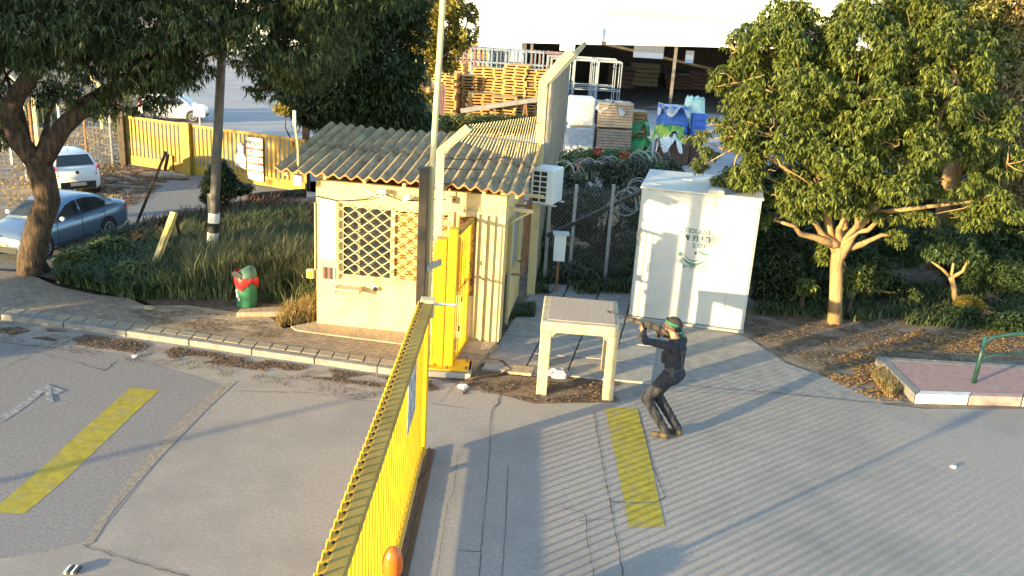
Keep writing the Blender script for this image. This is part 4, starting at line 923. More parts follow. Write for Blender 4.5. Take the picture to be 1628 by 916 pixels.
q = at(775, 575); tag(MB().prism([(q.x - .22, q.y - .14), (q.x + .2, q.y - .1), (q.x + .26, q.y + .16), (q.x - .2, q.y + .14)], .0, .05).build('loose_slab', SAND, bevel=.01), 'loose cream paving slab beside the yellow base plate', 'paving slab')
P = [at(745, 606), at(765, 602), at(790, 600), at(812, 592), at(800, 578), at(760, 572)]; tag(MB().tube([p + Vector((0, 0, .035)) for p in P], .022, 7).build('ground_hose', DARKM, smooth=True), 'dark hose curling on the ground right of the base plate', 'hose')
q = at(736, 616); tag(MB().loft([[q + Vector((.10 * math.cos(a) * s_, .06 * math.sin(a) * s_ * (1 + .4 * math.sin(3 * a)), z)) for a in [2 * PI * k / 9 for k in range(9)]] for z, s_ in ((.004, 1), (.05, .6))]).build('paper_scrap', WHITE), 'crumpled white scrap below the corner of the yellow base plate', 'litter')

# green arched railing on the island
rp0 = at(1548, 608, IZ)
GRR = mat('dark green railing paint', (0.010, 0.045, 0.038), (0.02, 0.07, 0.058), 6, .45)
rl = thing('arched_railing', 'dark green railing of two nested arches on the mauve traffic island', 'railing', rp0)
rs_ = 1.9
for dx in (0, rs_): MB().tube([rp0 + Vector((dx, dx * .03, -.03)), rp0 + Vector((dx + .02, dx * .03, .84))], .038, 10).build('post', GRR, rl, smooth=True)
def arch(z0, rise, r): return MB().tube([rp0 + Vector((rs_ * (.5 - .5 * math.cos(PI * k / 16)) + .02, rs_ * .03 * k / 16, z0 + rise * math.sin(PI * k / 16) ** .8)) for k in range(17)], r, 9)
arch(.66, .27, .032).build('upper_arch', GRR, rl, smooth=True); arch(.36, .21, .024).build('lower_arch', GRR, rl, smooth=True)
# meter box
mq = at(886, 412, Y=17.9); mt = thing('meter_box', 'small white electric meter box on a post in the dark greenery beside the booth', 'meter box', (mq.x, 17.9, 0))
MB().box((mq.x + .03, 17.9, mq.z + .26), (.24, .22, .56)).build('box', WHITE, mt, bevel=.01); MB().box((mq.x + .04, 17.9, mq.z + .56), (.34, .30, .03)).build('lid', GALV, mt); MB().bar((mq.x + .03, 17.96, 0), (mq.x + .03, 17.96, mq.z), .06, .06).build('post', RUST, mt)
MB().tube([(mq.x + .12, 17.9, mq.z + .1), (mq.x + .3, 17.85, mq.z - .2), (mq.x + .25, 17.9, .1)], .015, 6).build('cable', BLACK, mt)

# ================================================================== CARS
def car(name, label, loc, rz, s, L, W, H, paint, hatch, lights):
    t = thing(name, label, 'car', loc, rz); t.scale = (s, s, s); hw = W / 2
    if not hatch:
        st = [(2.06, .34, .60, .62), (2.02, .24, .70, .76), (1.88, .20, .78, .84), (1.6, .18, .86, hw), (.95, .18, .95, hw), (0, .18, .97, hw), (-1.0, .18, .99, hw), (-1.6, .20, 1.03, hw - .02), (-2.0, .24, 1.04, .82), (-2.2, .30, 1.0, .76), (-2.26, .40, .90, .72)]
        cab = [(1.0, .95, .0), (.35, 1.36, 1), (.0, 1.44, 1), (-.5, 1.46, 1), (-1.0, 1.40, 1), (-1.75, 1.04, 0)]
        wx = (1.38, -1.22); zb = .95
    else:
        st = [(1.75, .34, .62, .62), (1.68, .24, .74, .74), (1.4, .20, .86, .80), (1.0, .18, .95, hw), (0, .18, .98, hw), (-1.0, .18, 1.02, hw), (-1.5, .22, 1.04, .80), (-1.72, .26, 1.02, .77), (-1.80, .34, .95, .74)]
        cab = [(1.05, .95, 0), (.45, 1.38, 1), (0, 1.47, 1), (-.8, 1.48, 1), (-1.35, 1.44, 1), (-1.68, 1.02, 0)]
        wx = (1.12, -1.2); zb = .95
    rings = []
    for x, z0, z1, w_ in st:
        q = [(w_ * .86, z0), (w_ * .97, z0 + .08), (w_, z0 + .2), (w_, (z0 + z1) / 2 + .08), (w_ * .97, z1 - .08), (w_ * .88, z1 - .015), (w_ * .5, z1 + .02)]
        rings.append([Vector((x, y, z)) for y, z in q] + [Vector((x, -y, z)) for y, z in q[::-1]])
    body = MB().loft(rings).build('body', paint, t, local=True, smooth=True)
    hb, htp = hw - .05, hw - .23
    def cy(z): return hb + (htp - hb) * (z - zb) / (H - zb)
    rings = []
    for x, z, f_ in cab:
        y0 = hb; yt = cy(z)
        q = [(y0, zb - .06), (cy(min(z, zb + .2)), min(z - .01, zb + .2)), (yt, z - .03), (yt - .06, z), (yt * .5, z + .015)]
        rings.append([Vector((x, y, z2)) for y, z2 in q] + [Vector((x, -y, z2)) for y, z2 in q[::-1]])
    MB().loft(rings).build('cabin', paint, t, local=True, smooth=True)
    G = GLASS
    def side_glass(pts, sy):
        mb = MB(); V = [Vector((x, sy * (cy(z) + .012), z)) for x, z in pts]; V2 = [v - Vector((0, sy * .02, 0)) for v in V]
        mb.loft([V2, V] if sy > 0 else [V, V2]); mb.build('side_window', G, t, local=True)
    for sy in (1, -1):
        if not hatch:
            side_glass([(.80, 1.0), (.28, 1.30), (-.02, 1.375), (-.12, 1.375), (-.14, .99)], sy); side_glass([(-.22, .99), (-.20, 1.38), (-.55, 1.385), (-.95, 1.33), (-1.28, 1.14), (-1.22, 1.02)], sy)
        else:
            side_glass([(.82, 1.0), (.36, 1.32), (0, 1.39), (-.1, 1.39), (-.12, .99)], sy); side_glass([(-.2, .99), (-.18, 1.40), (-.75, 1.41), (-.80, 1.02)], sy); side_glass([(-.88, 1.04), (-.84, 1.40), (-1.15, 1.38), (-1.38, 1.12)], sy)
    a, b = cab[0], cab[1]
    def endglass(a, b, nm, f0=.1, f1=.92):
        def P(f_, y, o): 
            x = a[0] + (b[0] - a[0]) * f_; z = a[1] + (b[1] - a[1]) * f_; sx = 1 if a[0] > 0 else -1
            return Vector((x + sx * o, y, z + .02 + o))
        y0, y1 = cy(a[1]) - .12, cy(b[1]) - .08
        r = [P(f0, -y0, .012), P(f0, y0, .012), P(f1, y1, .012), P(f1, -y1, .012)]; r2 = [v - Vector((.01, 0, .03)) for v in r]
        MB().loft([r2, r]).build(nm, G, t, local=True)
    endglass(cab[0], cab[1], 'windscreen'); endglass(cab[-1], cab[-2], 'rear_window', .12, .86)
    for x in wx:
        for sy in (1, -1):
            MB().cyl((x, sy * (hw - .22), .33), (x, sy * (hw + .006), .33), .375, 28).build('wheel_arch', BLACK, t, local=True)
            wh = MB().tube([(x, sy * (hw - .2), .31), (x, sy * (hw - .02), .31), (x, sy * (hw + .02), .31)], [.31, .31, .285], 28).build('wheel', TIRE, t, local=True, smooth=False)
            rm = MB(); rm.cyl((x, sy * (hw + .0), .31), (x, sy * (hw + .024), .31), .20, 24, mi=1)
            for k in range(7):
                a_ = 2 * PI * k / 7; rm.bar((x, sy * (hw + .03), .31), (x + .195 * math.cos(a_), sy * (hw + .03), .31 + .195 * math.sin(a_)), .014, .045, up=(0, 1, 0))
            rm.tube([(x + .20 * math.cos(a_), sy * (hw + .026), .31 + .20 * math.sin(a_)) for a_ in [2 * PI * k / 24 for k in range(25)]], .014, 6)
            rm.build('rim', [GALV, BLACK], wh, local=True)
    FX, RX = st[0][0], st[-1][0]
    for sy in (1, -1):
        MB().loft([[Vector((FX - .06 - d, sy * .42, .60)), Vector((FX - .16 - d, sy * .80, .64)), Vector((FX - .34 - d, sy * .83, .74)), Vector((FX - .20 - d, sy * .46, .715))] for d in (.05, -.012)]).build('headlight', mat('lamp glass', (.6, .62, .64), (.75, .77, .78), 20, .1), t, local=True)
        mb = MB(); 
        if hatch: mb.loft([[Vector((RX + .02 + d, sy * .60, .76)), Vector((RX + .10 + d, sy * .80, .74)), Vector((RX + .22 + d, sy * .81, 1.10)), Vector((RX + .06 + d, sy * .68, 1.06))] for d in (.06, -.05)])
        else: mb.loft([[Vector((RX + .03 + d, sy * .50, .76)), Vector((RX + .12 + d, sy * .78, .74)), Vector((RX + .20 + d, sy * .80, .92)), Vector((RX + .05 + d, sy * .52, .92))] for d in (.06, -.02)])
        mb.build('tail_light', mat('red lamp', (.25, .015, .015), (.35, .02, .02), 10, .2), t, local=True)
        mr_ = MB().ball((.72 if not hatch else .75, sy * (hw + .10), 1.02), .10, 10, 7, sc=(.6, .9, .65)).build('mirror', paint if hatch else mat('silver mirror', (.6, .6, .6), (.7, .7, .7), 4, .3), t, local=True, smooth=True)
        for x in ((.0, -1.0) if not hatch else (.02, -.72)): MB().box((x, sy * (hw + .012), .88), (.17, .03, .03)).build('door_handle', paint, t, local=True)
        mb = MB()
        for x in ((.82, -.16, -1.12) if not hatch else (.8, -.16, -.84)): mb.box((x, sy * (hw + .001), .60), (.012, .006, .66))
        mb.box(((wx[0] + wx[1]) / 2, sy * (hw + .002), .30), (abs(wx[0] - wx[1]) - .8, .008, .02)); mb.build('door_seams', BLACK, t, local=True)
    mb = MB(); mb.box((FX - .04, 0, .60), (.06, .62, .13)).box((FX - .02, 0, .36), (.06, 1.1, .14)); mb.build('grille', BLACK, t, local=True); MB().box((FX + .012, 0, .50), (.02, .50, .10)).build('number_plate', mat('plate', (.62, .55, .2), (.66, .58, .25), 5), t, local=True)
    MB().box((FX - .01, 0, .675), (.05, .66, .02)).build('grille_trim', GALV, t, local=True)
    mb = MB(); mb.box((RX + .0, 0, .42), (.10, 1.15, .24)); mb.build('rear_bumper_insert', BLACK, t, local=True); MB().box((RX - .06, 0, .46), (.02, .52, .11)).build('number_plate', mat('pale plate', (.55, .42, .32), (.62, .5, .4), 5), t, local=True)
    if hatch: MB().cyl((RX + .012, 0, .86), (RX - .012, 0, .86), .06, 14).build('badge', INK, t, local=True); MB().cyl((-.9, 0, 1.48), (-1.0, 0, 1.56), .012, 6).build('aerial', INK, t, local=True)
    else: MB().cyl((FX - .03, 0, .70), (FX + .01, 0, .70), .035, 12).build('badge', GALV, t, local=True)
    return t
SILV = mat('silver blue paint', (0.17, 0.25, 0.38), (0.21, 0.29, 0.42), 1, .28, metal=.55); WCAR = mat('white car paint', (0.74, 0.76, 0.78), (0.78, 0.80, 0.82), 1, .3)
fw, rw_ = at(74, 409), at(176, 376); dv = (fw - rw_); hd = math.atan2(dv.y, dv.x); s = .77
mid = (fw + rw_) / 2 + Vector((math.cos(hd - PI / 2), math.sin(hd - PI / 2), 0)) * .70 + Vector((.12, -.1, 0))
car('parked_car', 'silver blue saloon car parked behind the trunk of the big dark tree', (mid.x, mid.y, 0), hd, s, 4.5, 1.66, 1.46, SILV, False, 0)
car('parked_car', 'small white hatchback seen from behind on the dirt beyond the silver saloon', at(116, 312) + Vector((-.80, 1.0, 0)), math.radians(134), .80, 3.6, 1.62, 1.48, WCAR, True, 0)

# ================================================================== FAR GATE
g0, g1 = at(205, 262), at(486, 307)
gu = (g1 - g0).normalized(); gl = (g1 - g0).length; rzg = math.atan2(gu.y, gu.x)
fg = thing('far_gate', 'wide yellow barred gate closing the side road in the distance', 'gate', g0, rzg)
GHF = 1.62; y = 0; mb = MB()
n = int(gl / .165)
for i in range(n + 1): mb.box((gl * i / n, 0, .95), (.085, .03, GHF - .32))
mb.build('bars', YELD, fg, local=True)
MB().box((gl / 2, 0, GHF - .03), (gl, .06, .08)).build('top_rail', YELD, fg, local=True); MB().box((gl / 2, 0, .18), (gl, .07, .30)).build('bottom_rail', YELD, fg, local=True)
MB().box((2.62, -.08, .80), (.30, .14, 1.75)).build('mid_post', YELD, fg, local=True); MB().box((1.9, -.06, .30), (.14, .06, .5)).build('stay', YELD, fg, local=True)
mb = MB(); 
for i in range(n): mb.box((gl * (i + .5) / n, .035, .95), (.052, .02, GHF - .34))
mb.build('backing', mat('darker rear slats', (.17, .10, .02), (.26, .16, .03), 6, .7), fg, local=True)  # darker yellow slats behind the gaps between the bars
for px, lab, hh, m in (((203, 263), 'dark gatepost at the left end of the far yellow gate', 2.1, DARKM), ((485, 250), 'dark post standing behind the right end of the far yellow gate', 2.4, DARKM)):
    q = at(px[0], px[1]) if px[0] < 300 else g1 + Vector((.05, .4, 0)); t = thing('gatepost', lab, 'gatepost', (q.x, q.y, 0)); MB().box((q.x - .12, q.y, hh / 2), (.20, .16, hh)).build('post', m, t, bevel=.01); MB().box((q.x - .12, q.y, hh + .01), (.23, .19, .03)).build('cap', m, t)
def GP(x, y, z): return pw(fg) @ Vector((x, y, z))
sx = (at(409, 285) - g0).dot(gu) + .62
zt = at(411, 219, Y=GP(sx, 0, 0).y).z; zb_ = at(408, 286, Y=GP(sx, 0, 0).y).z
sg = thing('rules_sign', 'white sign with red bands and black lettering hung on the far yellow gate', 'sign', GP(sx, -.05, zb_), rzg)
SW_, SH_ = .60, zt - zb_
MB().box((0, -.01, SH_ / 2), (SW_ + .04, .016, SH_ + .03)).build('backboard', DARKM, sg, local=True); MB().box((0, -.024, SH_ / 2), (SW_, .010, SH_)).build('board', PAPER, sg, local=True)
mb = MB(); 
for k in range(4): mb.box((0, -.032, SH_ * (.74 - .175 * k)), (SW_, .006, SH_ * .055))
mb.build('red_bands', REDP, sg, local=True)
for s_, z, sz, m in (('שער קשר', .88, .17, INK), ('יום חול', .742, .07, PAPER), ('פתוח 06:00', .66, .085, INK), ('יום שישי', .567, .07, PAPER), ('פתוח 06:00', .48, .085, INK), ('יום שבת', .392, .07, PAPER), ('סגור כל היום', .305, .085, INK), ('הערות', .217, .07, PAPER), ('נא לצלצל', .145, .085, INK), ('לשומר בשער', .065, .085, INK)):
    o = text('lettering', s_, sz, m, (0, 0, 0), (1, 0, 0), (0, 0, 1)); o.parent = sg; o.location = (0, -.0365, SH_ * z)
q = GP(sx - .55, -.06, .55); t = thing('cutout_board', 'faded white cutout panel on the far gate just left of the rules sign', 'panel', q, rzg)
MB().loft([[Vector((x, y, z)) for x, z in ((-.22, .0), (.18, -.08), (.20, .25), (.10, .42), (.12, .62), (.0, .72), (-.12, .62), (-.10, .42), (-.24, .28))] for y in (0, -.015)]).build('board', mat('faded white panel', (.5, .52, .48), (.72, .72, .66), 8, .6), t, local=True)
# field fence left of the far gate
WIREM = mat('dull wire', (.16, .15, .13), (.24, .22, .19), 5, .7)
ff = [at(196, 262), at(180, 262), at(138, 246), at(100, 250), at(55, 256), at(20, 262), at(-60, 275)]
ft_ = thing('wire_fence', 'rusty wire field fence with thin posts left of the far gate', 'fence', ff[0])
for i, p in enumerate(ff[1:]):
    MB().bar(p, p + Vector((0, 0, 1.9)), .07, .07).build('post', RUST if i % 2 else GREYM, ft_)
mb = MB()
for a, b in zip(ff[:-1], ff[1:]):
    for z in (.3, .6, .9, 1.2, 1.5, 1.8): mb.bar(a + Vector((0, 0, z)), b + Vector((0, 0, z)), .010, .010)
    L_ = (b - a).length
    for k in range(int(L_ / .3)): p = a.lerp(b, k * .3 / L_); mb.bar(p + Vector((0, 0, .1)), p + Vector((0, 0, 1.8)), .008, .008)
mb.build('wires', WIREM, ft_)
for i, (px, h_) in enumerate((((44, 238), 2.2), ((62, 244), 2.0), ((163, 205), 1.8))):
    p = at(px[0], px[1]); t = thing('cranked_field_post', ['pale cranked concrete field post nearest the left edge', 'pale cranked concrete field post between the two tree limbs', 'pale concrete field post standing on the far dirt'][i], 'fence post', p)
    MB().bar(p, p + Vector((0, 0, h_)), .12, .12).bar(p + Vector((0, 0, h_)), p + Vector((-.35, 0, h_ + .3)), .1, .1).build('shaft', CREAMP, t)

# ================================================================== YARD BEHIND
# one pallet, copied
def make_pallet():
    mb = MB()
    for i in range(6): mb.box((0, -.5 + i * .2, .125), (1.2, .16, .035))
    for x in (-.54, 0, .54): mb.box((x, 0, .065), (.10, 1.1, .09))
    for y in (-.5, 0, .5): mb.box((0, y, .016), (1.2, .12, .032))
    return mb.build('pallet', WOOD)
pal = make_pallet(); first = True
stacks = [(707, 113, 45.5, 'golden pallet in the leftmost leaning pallet stack'), (735, 118, 46.5, 'golden pallet in the second stack from the left of the pallet yard'), (763, 143, 43.6, 'golden pallet in the low front stack between taller ones'),
          (768, 106, 48.5, 'dark pallet in the rear stack behind the low front one'), (786, 104, 46.5, 'golden pallet in the stack just left of the tallest one'), (818, 98, 45.5, 'golden pallet in the tallest stack of the pallet yard'), (849, 108, 45.5, 'golden pallet in the rightmost tall stack beside the cranked post'),
          (722, 98, 49.0, 'weathered pallet in the stack half behind the golden tree'), (800, 150, 42.6, 'golden pallet in the lowest stack under the long grey beam')]
for px, py, Y, lab in stacks:
    g_ = at(px, 190, Y=Y); topz = at(px, py, Y=Y).z; n = max(3, int(topz / .148)); rz0 = random.uniform(-.25, .25)
    for k in range(n):
        o = pal if first else pal.copy()
        if not first: COL.objects.link(o)
        first = False
        o.location = (g_.x + random.uniform(-.05, .05) * (1 + k * .05), Y + random.uniform(-.05, .05), k * .148); o.rotation_euler = (random.uniform(-.015, .015), random.uniform(-.015, .015), rz0 + random.uniform(-.06, .06))
        tag(o, lab.replace('pallet in', 'bottom pallet of' if k == 0 else 'topmost pallet of' if k == n - 1 else 'pallet in'), 'pallet', 'stacked golden pallets in the yard')
bl, br_ = at(733, 176, Y=42.0), at(862, 157, Y=41.5)
bm = thing('steel_beam', 'long grey steel beam lying on trestles before the pallets', 'beam', bl)
MB().bar(bl, br_, .30, .20).build('beam', mat('dull steel', (.12, .12, .13), (.18, .18, .19), 4, .6), bm)
for t_ in (.1, .42, .8):
    p = bl.lerp(br_, t_); mb = MB(); mb.bar(p, (p.x - .25, p.y, 0), .06, .06).bar(p, (p.x + .25, p.y, 0), .06, .06); mb.build('trestle', RUST, bm)
# steel cages
def make_cage(name, w_, d_, h_, m, r=.045, nb=4):
    mb = MB()
    for x in (-w_ / 2, w_ / 2):
        for y in (-d_ / 2, d_ / 2): mb.box((x, y, h_ / 2), (r * 1.4, r * 1.4, h_))
    for z in (r, h_ * .5, h_ - r):
        for y in (-d_ / 2, d_ / 2): mb.box((0, y, z), (w_, r, r * 1.5))
        for x in (-w_ / 2, w_ / 2): mb.box((x, 0, z), (r, d_, r * 1.5))
    for i in range(1, nb):
        for y in (-d_ / 2, d_ / 2): mb.box((-w_ / 2 + w_ * i / nb, y, h_ / 2), (r * .6, r * .6, h_))
    return mb.build(name, m)
BLUEG = mat('blue grey frame', (.12, .16, .22), (.20, .25, .32), 3, .6); MAROON = mat('maroon frame', (.13, .07, .08), (.20, .11, .12), 3, .7)
cgA = make_cage('storage_cage', 1.25, 1.2, 1.68, BLUEG, .07, 5); cgB = cgA.copy(); cgB.data = cgA.data.copy(); cgB.data.materials[0] = MAROON; COL.objects.link(cgB)
cg_n = 0
for lvl in (0, 1):
    for i in range(14):
        px = 712 + i * 13.5; Y = 56.0; p = at(px, 100, Y=Y); src = cgB if (i < 3 or random.random() < .25) else cgA
        if src is cgA and not cgA.get('label') : o = cgA
        elif src is cgB and not cgB.get('label'): o = cgB
        else: o = src.copy(); COL.objects.link(o)
        o.location = (p.x, Y + .2 * (i % 2), 1.70 * lvl + .02); o.rotation_euler = (0, 0, random.uniform(-.05, .05))
        if src is cgA: tag(o, 'blue grey steel storage cage in the row behind the pallets, ' + ('upper tier' if lvl else 'lower tier'), 'storage cage', 'blue grey cages behind the pallets')
        else: tag(o, 'maroon steel storage cage in the row behind the pallets, ' + ('upper tier' if lvl else 'lower tier'), 'storage cage', 'maroon cages behind the pallets')
# crates seen above the cages
for px, py, Y, w_, h_, m, lab in ((748, 62, 62, 1.1, 2.4, WOOD, 'tall tan crate tower rising behind the golden tree'), (764, 72, 61, 1.3, 2.0, WOOD, 'tan slatted crate behind the cages right of the golden tree'), (785, 78, 63, 2.4, 1.0, GREYM, 'low dark grey crate on the skyline beside the tan crate')):
    zt_ = at(px, py, Y=Y).z; p = at(px, py, Y=Y); t = thing('crate_tower', lab, 'crate', (p.x, Y, 0)); mb = MB(); k = int(zt_ / .25)
    for i in range(k): mb.box((p.x, Y, .25 * i + .11), (w_, 1.1, .20))
    mb.build('slats', m, t); MB().box((p.x, Y, zt_ / 2 - .05), (w_ - .1, 1.0, zt_ - .1)).build('core', DARKM, t)
for i in range(6):
    px = 874 + (i % 3) * 26; Y = 52.0 + (i // 3) * 3; zt_ = 3.25
    p = at(890 + (i % 3) * 37 - (0 if i < 3 else 8), 160, Y=Y); t = thing('steel_rack', ['left pale tall steel frame of the open front row', 'middle pale tall steel frame of the open front row', 'right pale tall steel frame of the open front row beside the shed', 'left pale tall frame of the second row', 'middle pale tall frame of the second row', 'right pale tall frame of the second row'][i], 'steel frame', (p.x, Y, 0))
    c = make_cage('uprights', 1.30, 1.25, 3.25, mat('pale frame', (.20, .24, .28), (.30, .34, .38), 3, .6), .035, 1); c.parent = t
# wrapped crates, wooden crates, green and blue crates
WRAP = mat('white plastic wrap', (.34, .36, .39), (.52, .54, .56), 6, .35, .5, 9, c3=(.28, .30, .32), s3=5, t3=.55); GRNP = mat('green plastic sheet', (.03, .22, .06), (.07, .34, .10), 6, .4, .4, 9); WGR = mat('pale sheet', (.55, .66, .66), (.75, .80, .78), 6, .5, .4, 9)
BLU = mat('blue plastic', (.04, .12, .48), (.07, .19, .62), 4, .45); BRN = mat('brown plastic', (.07, .035, .025), (.11, .06, .045), 5, .6)
def crate_box(name, lab, px0, px1, pyb, Y, z0, z1, m, core=None, rows=0, rz=0.05, dep=1.1):
    a = at(px0, pyb, Y=Y); b = at(px1, pyb, Y=Y); cx_ = (a.x + b.x) / 2; w_ = b.x - a.x; t = thing(name, lab, 'crate', (cx_, Y + dep / 2, z0), rz); h_ = z1 - z0
    if rows:
        mb = MB(); 
        for i in range(rows):
            mb.box((0, 0, h_ * (i + .5) / rows), (w_, dep, h_ / rows * .80))
        mb.build('slats', m, t, local=True); mb = MB(); mb.box((0, 0, h_ / 2), (w_ - .06, dep - .06, h_ - .03))
        for x in (-w_ / 2 + .06, 0, w_ / 2 - .06): pass
        mb.build('inside', core or DARKM, t, local=True)
    else: MB().box((0, 0, h_ / 2), (w_, dep, h_)).build('body', m, t, local=True, bevel=.07)
    return t
def sheet_cover(name, lab, px, py, Y, w_, d_, h_, m, amp=.12):
    p = at(px, py, Y=Y); n = 12; rows = []; rnd = random.Random(px)
    for j in range(n + 1):
        row = []
        for i in range(n + 1):
            u, v = i / n * 2 - 1, j / n * 2 - 1; e = max(abs(u), abs(v)); z = (h_ if e < .8 else h_ - (e - .8) * 5 * (h_ + .25 * math.sin(5 * u + 3 * v)))
            row.append(Vector((p.x + u * w_ / 2 * (1 + .05 * math.sin(4 * v)), Y + v * d_ / 2, p.z + z - h_ + amp * (rnd.random() - .5) + .05 * math.sin(9 * u + 2 * v))))
        rows.append(row)
    return tag(MB().loft(rows, closed=False, cap=False).build(name, m, smooth=True), lab, 'plastic sheet')
crate_box('wrapped_crate', 'white plastic wrapped crate, upper one of the pair left of the wooden crates', 903, 943, 200, 37.5, 1.22, 2.38, WRAP)
crate_box('wrapped_crate', 'white plastic wrapped crate, lower one of the pair left of the wooden crates', 901, 941, 240, 37.5, .05, 1.14, WRAP)
crate_box('wooden_crate', 'slatted wooden crate, upper one of the pair right of the wrapped crates', 948, 1004, 200, 37.6, 1.22, 2.25, WOOD2, rows=9)
crate_box('wooden_crate', 'slatted wooden crate, lower one of the pair right of the wrapped crates', 946, 1001, 240, 37.6, .05, 1.14, WOOD2, rows=9)
crate_box('orange_crate', 'orange slatted crate, upper one under green sheets', 1004, 1026, 210, 38.6, 1.0, 1.85, WOOD, rows=5)
crate_box('orange_crate', 'orange slatted crate, lower one under green sheets', 1004, 1026, 240, 38.6, .05, .9, WOOD, rows=5)
sheet_cover('green_sheet', 'green plastic sheet over the upper orange crate', 1016, 192, 39.0, .9, 1.2, .35, GRNP, .2); sheet_cover('green_sheet', 'green plastic sheet sagging beside the lower orange crate', 1018, 222, 38.4, 1.05, .9, .5, GRNP, .25)
sheet_cover('white_sheet', 'torn white plastic over the top of the slatted wooden crates', 964, 163, 38.1, 1.5, 1.1, .18, WRAP, .16)
crate_box('blue_crate', 'tall blue plastic crate left of the tree, under a pale torn sheet', 1051, 1091, 200, 36.8, 1.22, 2.32, BLU, rows=4, core=BLU, rz=.15)
crate_box('blue_crate', 'blue plastic crate standing below the tall blue one', 1058, 1090, 230, 36.9, .5, 1.16, BLU, rows=3, core=BLU, rz=.15)
crate_box('blue_crate', 'blue plastic crate at the edge of the tree crown', 1096, 1120, 210, 36.9, .9, 2.1, BLU, rows=4, core=BLU, rz=.15)
crate_box('brown_bin', 'open brown bin below the blue crates', 1045, 1092, 260, 36.2, .03, .95, BRN, rz=.1)
crate_box('brown_crate', 'brown crate beside the edge of the tree crown', 1093, 1112, 240, 36.6, .03, .95, BRN, rz=.1)
sheet_cover('green_sheet', 'green and yellow plastic sheet hanging over the front of the blue crates', 1064, 203, 36.5, 1.25, .7, .35, mat('lime sheet', (.06, .32, .08), (.32, .44, .06), 3, .4, lo=.45, hi=.55), .25)
sheet_cover('pale_sheet', 'crumpled pale sheet under the green one on the blue crates', 1066, 216, 36.4, 1.0, .6, .45, WGR, .25); sheet_cover('pale_sheet', 'pale plastic over the top of the tall blue crate', 1072, 170, 37.2, 1.2, 1.2, .15, WRAP, .15)
sheet_cover('pale_sheet', 'pale green torn sheet standing up by the tree crown', 1106, 158, 37.4, .9, .6, .9, mat('mint sheet', (.35, .62, .52), (.60, .78, .70), 6, .5), .3)

# open shed
sh = thing('open_shed', 'large open sided shed with a white ribbed roof and dark interior', 'shed', (8, 58, 0))
SWM = mat('white ribbed steel', (.74, .75, .76), (.80, .81, .82), 1, .5)
sL, sR = at(830, 50, Y=58), at(1300, 85, Y=58)
zl0, zl1 = at(832, 68, Y=58).z, at(830, 33, Y=58).z; x0_, x1_ = -.3, 34
mb = MB()
for i in range(60): x = x0_ + (5.0 / 60) * i; mb.box((x + .04, 58 + (.03 if i % 2 else 0), (zl0 + zl1) / 2 + .036 * x), (.084, .06, zl1 - zl0))
mb.build('fascia', SWM, sh)
mb = MB(); mb.loft([[Vector((x0_, 58.2, zl0 + .2)), Vector((x1_, 58.2, zl0 + 1.3)), Vector((x1_, 58.2, zl0 + 1.7)), Vector((x0_, 58.2, zl0 + 1.0))], [Vector((x0_, 84, zl0 + .9)), Vector((x1_, 84, zl0 + 1.5)), Vector((x1_, 84, zl0 + 2.2)), Vector((x0_, 84, zl0 + 1.9))]]); mb.build('roof', SWM, sh)
mb = MB(); mb.bar((5, 58.1, zl0 + .36), (34, 58.1, zl0 + 1.4), .2, .3); mb.build('front_beam', SWM, sh)
for x in (0.3, 9.5, 19, 29): MB().box((x, 58.4, zl0 / 2 + .2), (.18, .18, zl0 + .3)).build('column', mat('brown column', (.10, .09, .085), (.15, .14, .13), 3, .7), sh)
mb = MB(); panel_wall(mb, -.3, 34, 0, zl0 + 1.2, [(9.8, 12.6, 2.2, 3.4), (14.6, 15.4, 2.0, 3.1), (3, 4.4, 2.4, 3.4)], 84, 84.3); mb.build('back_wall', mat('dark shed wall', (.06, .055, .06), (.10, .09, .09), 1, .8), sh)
MB().box((33.8, 71, 2.2), (.3, 26, 4.4)).build('side_wall', MATS['dark shed wall'], sh); MB().box((-.2, 71.3, 2.1), (.3, 25, 4.2)).build('side_wall', MATS['dark shed wall'], sh)  # left wall added to keep the low sun out of the shed
MB().box((16.8, 71.2, .01), (33, 25.4, .03)).build('shed_floor', mat('shade dark shed floor', (.05, .048, .05), (.10, .095, .095), .4, .9), sh)  # floor sheet coloured dark to stand for the shaded interior
wh = thing('backdrop_warehouse', 'long white ribbed warehouse added to whiten the far view behind the cages', 'warehouse', (-12, 92, 0))  # added building, stands in for the blown-out white far haze
mb = MB()
for i in range(90): mb.box((-30 + i * .42, 92 + (.05 if i % 2 else 0), 3.3), (.42, .1, 6.6))
mb.build('wall', SWM, wh); MB().loft([[Vector((-30.3, 91.8, 6.6)), Vector((8, 91.8, 6.6)), Vector((8, 100, 7.8)), Vector((-30.3, 100, 7.8))], [Vector((-30.3, 91.8, 6.7)), Vector((8, 91.8, 6.7)), Vector((8, 100, 7.9)), Vector((-30.3, 100, 7.9))]]).build('roof', SWM, wh)
for i, (x, y, w_, h_, c) in enumerate(((10.5, 80, 2.4, 1.9, WOOD2), (13.2, 79, 2.2, 1.3, BRN), (15.8, 80, 2.6, 1.5, MAROON), (18.5, 78, 2.2, 1.6, BRN), (8.0, 76, 2.2, 1.8, MAROON))):
    t = thing('shed_crate', ['pale', 'brown', 'maroon', 'brown', 'maroon'][i] + ' crate pile inside the dark shed, ' + ['beside the bright opening', 'second from the left', 'in the middle', 'farthest right', 'nearest the pale frames'][i], 'crate', (x, y, 0)); mb = MB()
    for k in range(5): mb.box((x + random.uniform(-.1, .1), y, h_ * (k + .5) / 5), (w_, 1.6, h_ / 5 * .85))
    mb.build('slats', c, t)
# a low pale wall and rubble beyond the booth roof
tag(MB().bar(at(690, 190, Y=38) * 1.0, at(800, 196, Y=36), .3, .25).build('pale_pipe', CREAMP), 'pale pipe lying in the scrub between the pallets and the booth roof', 'pipe')
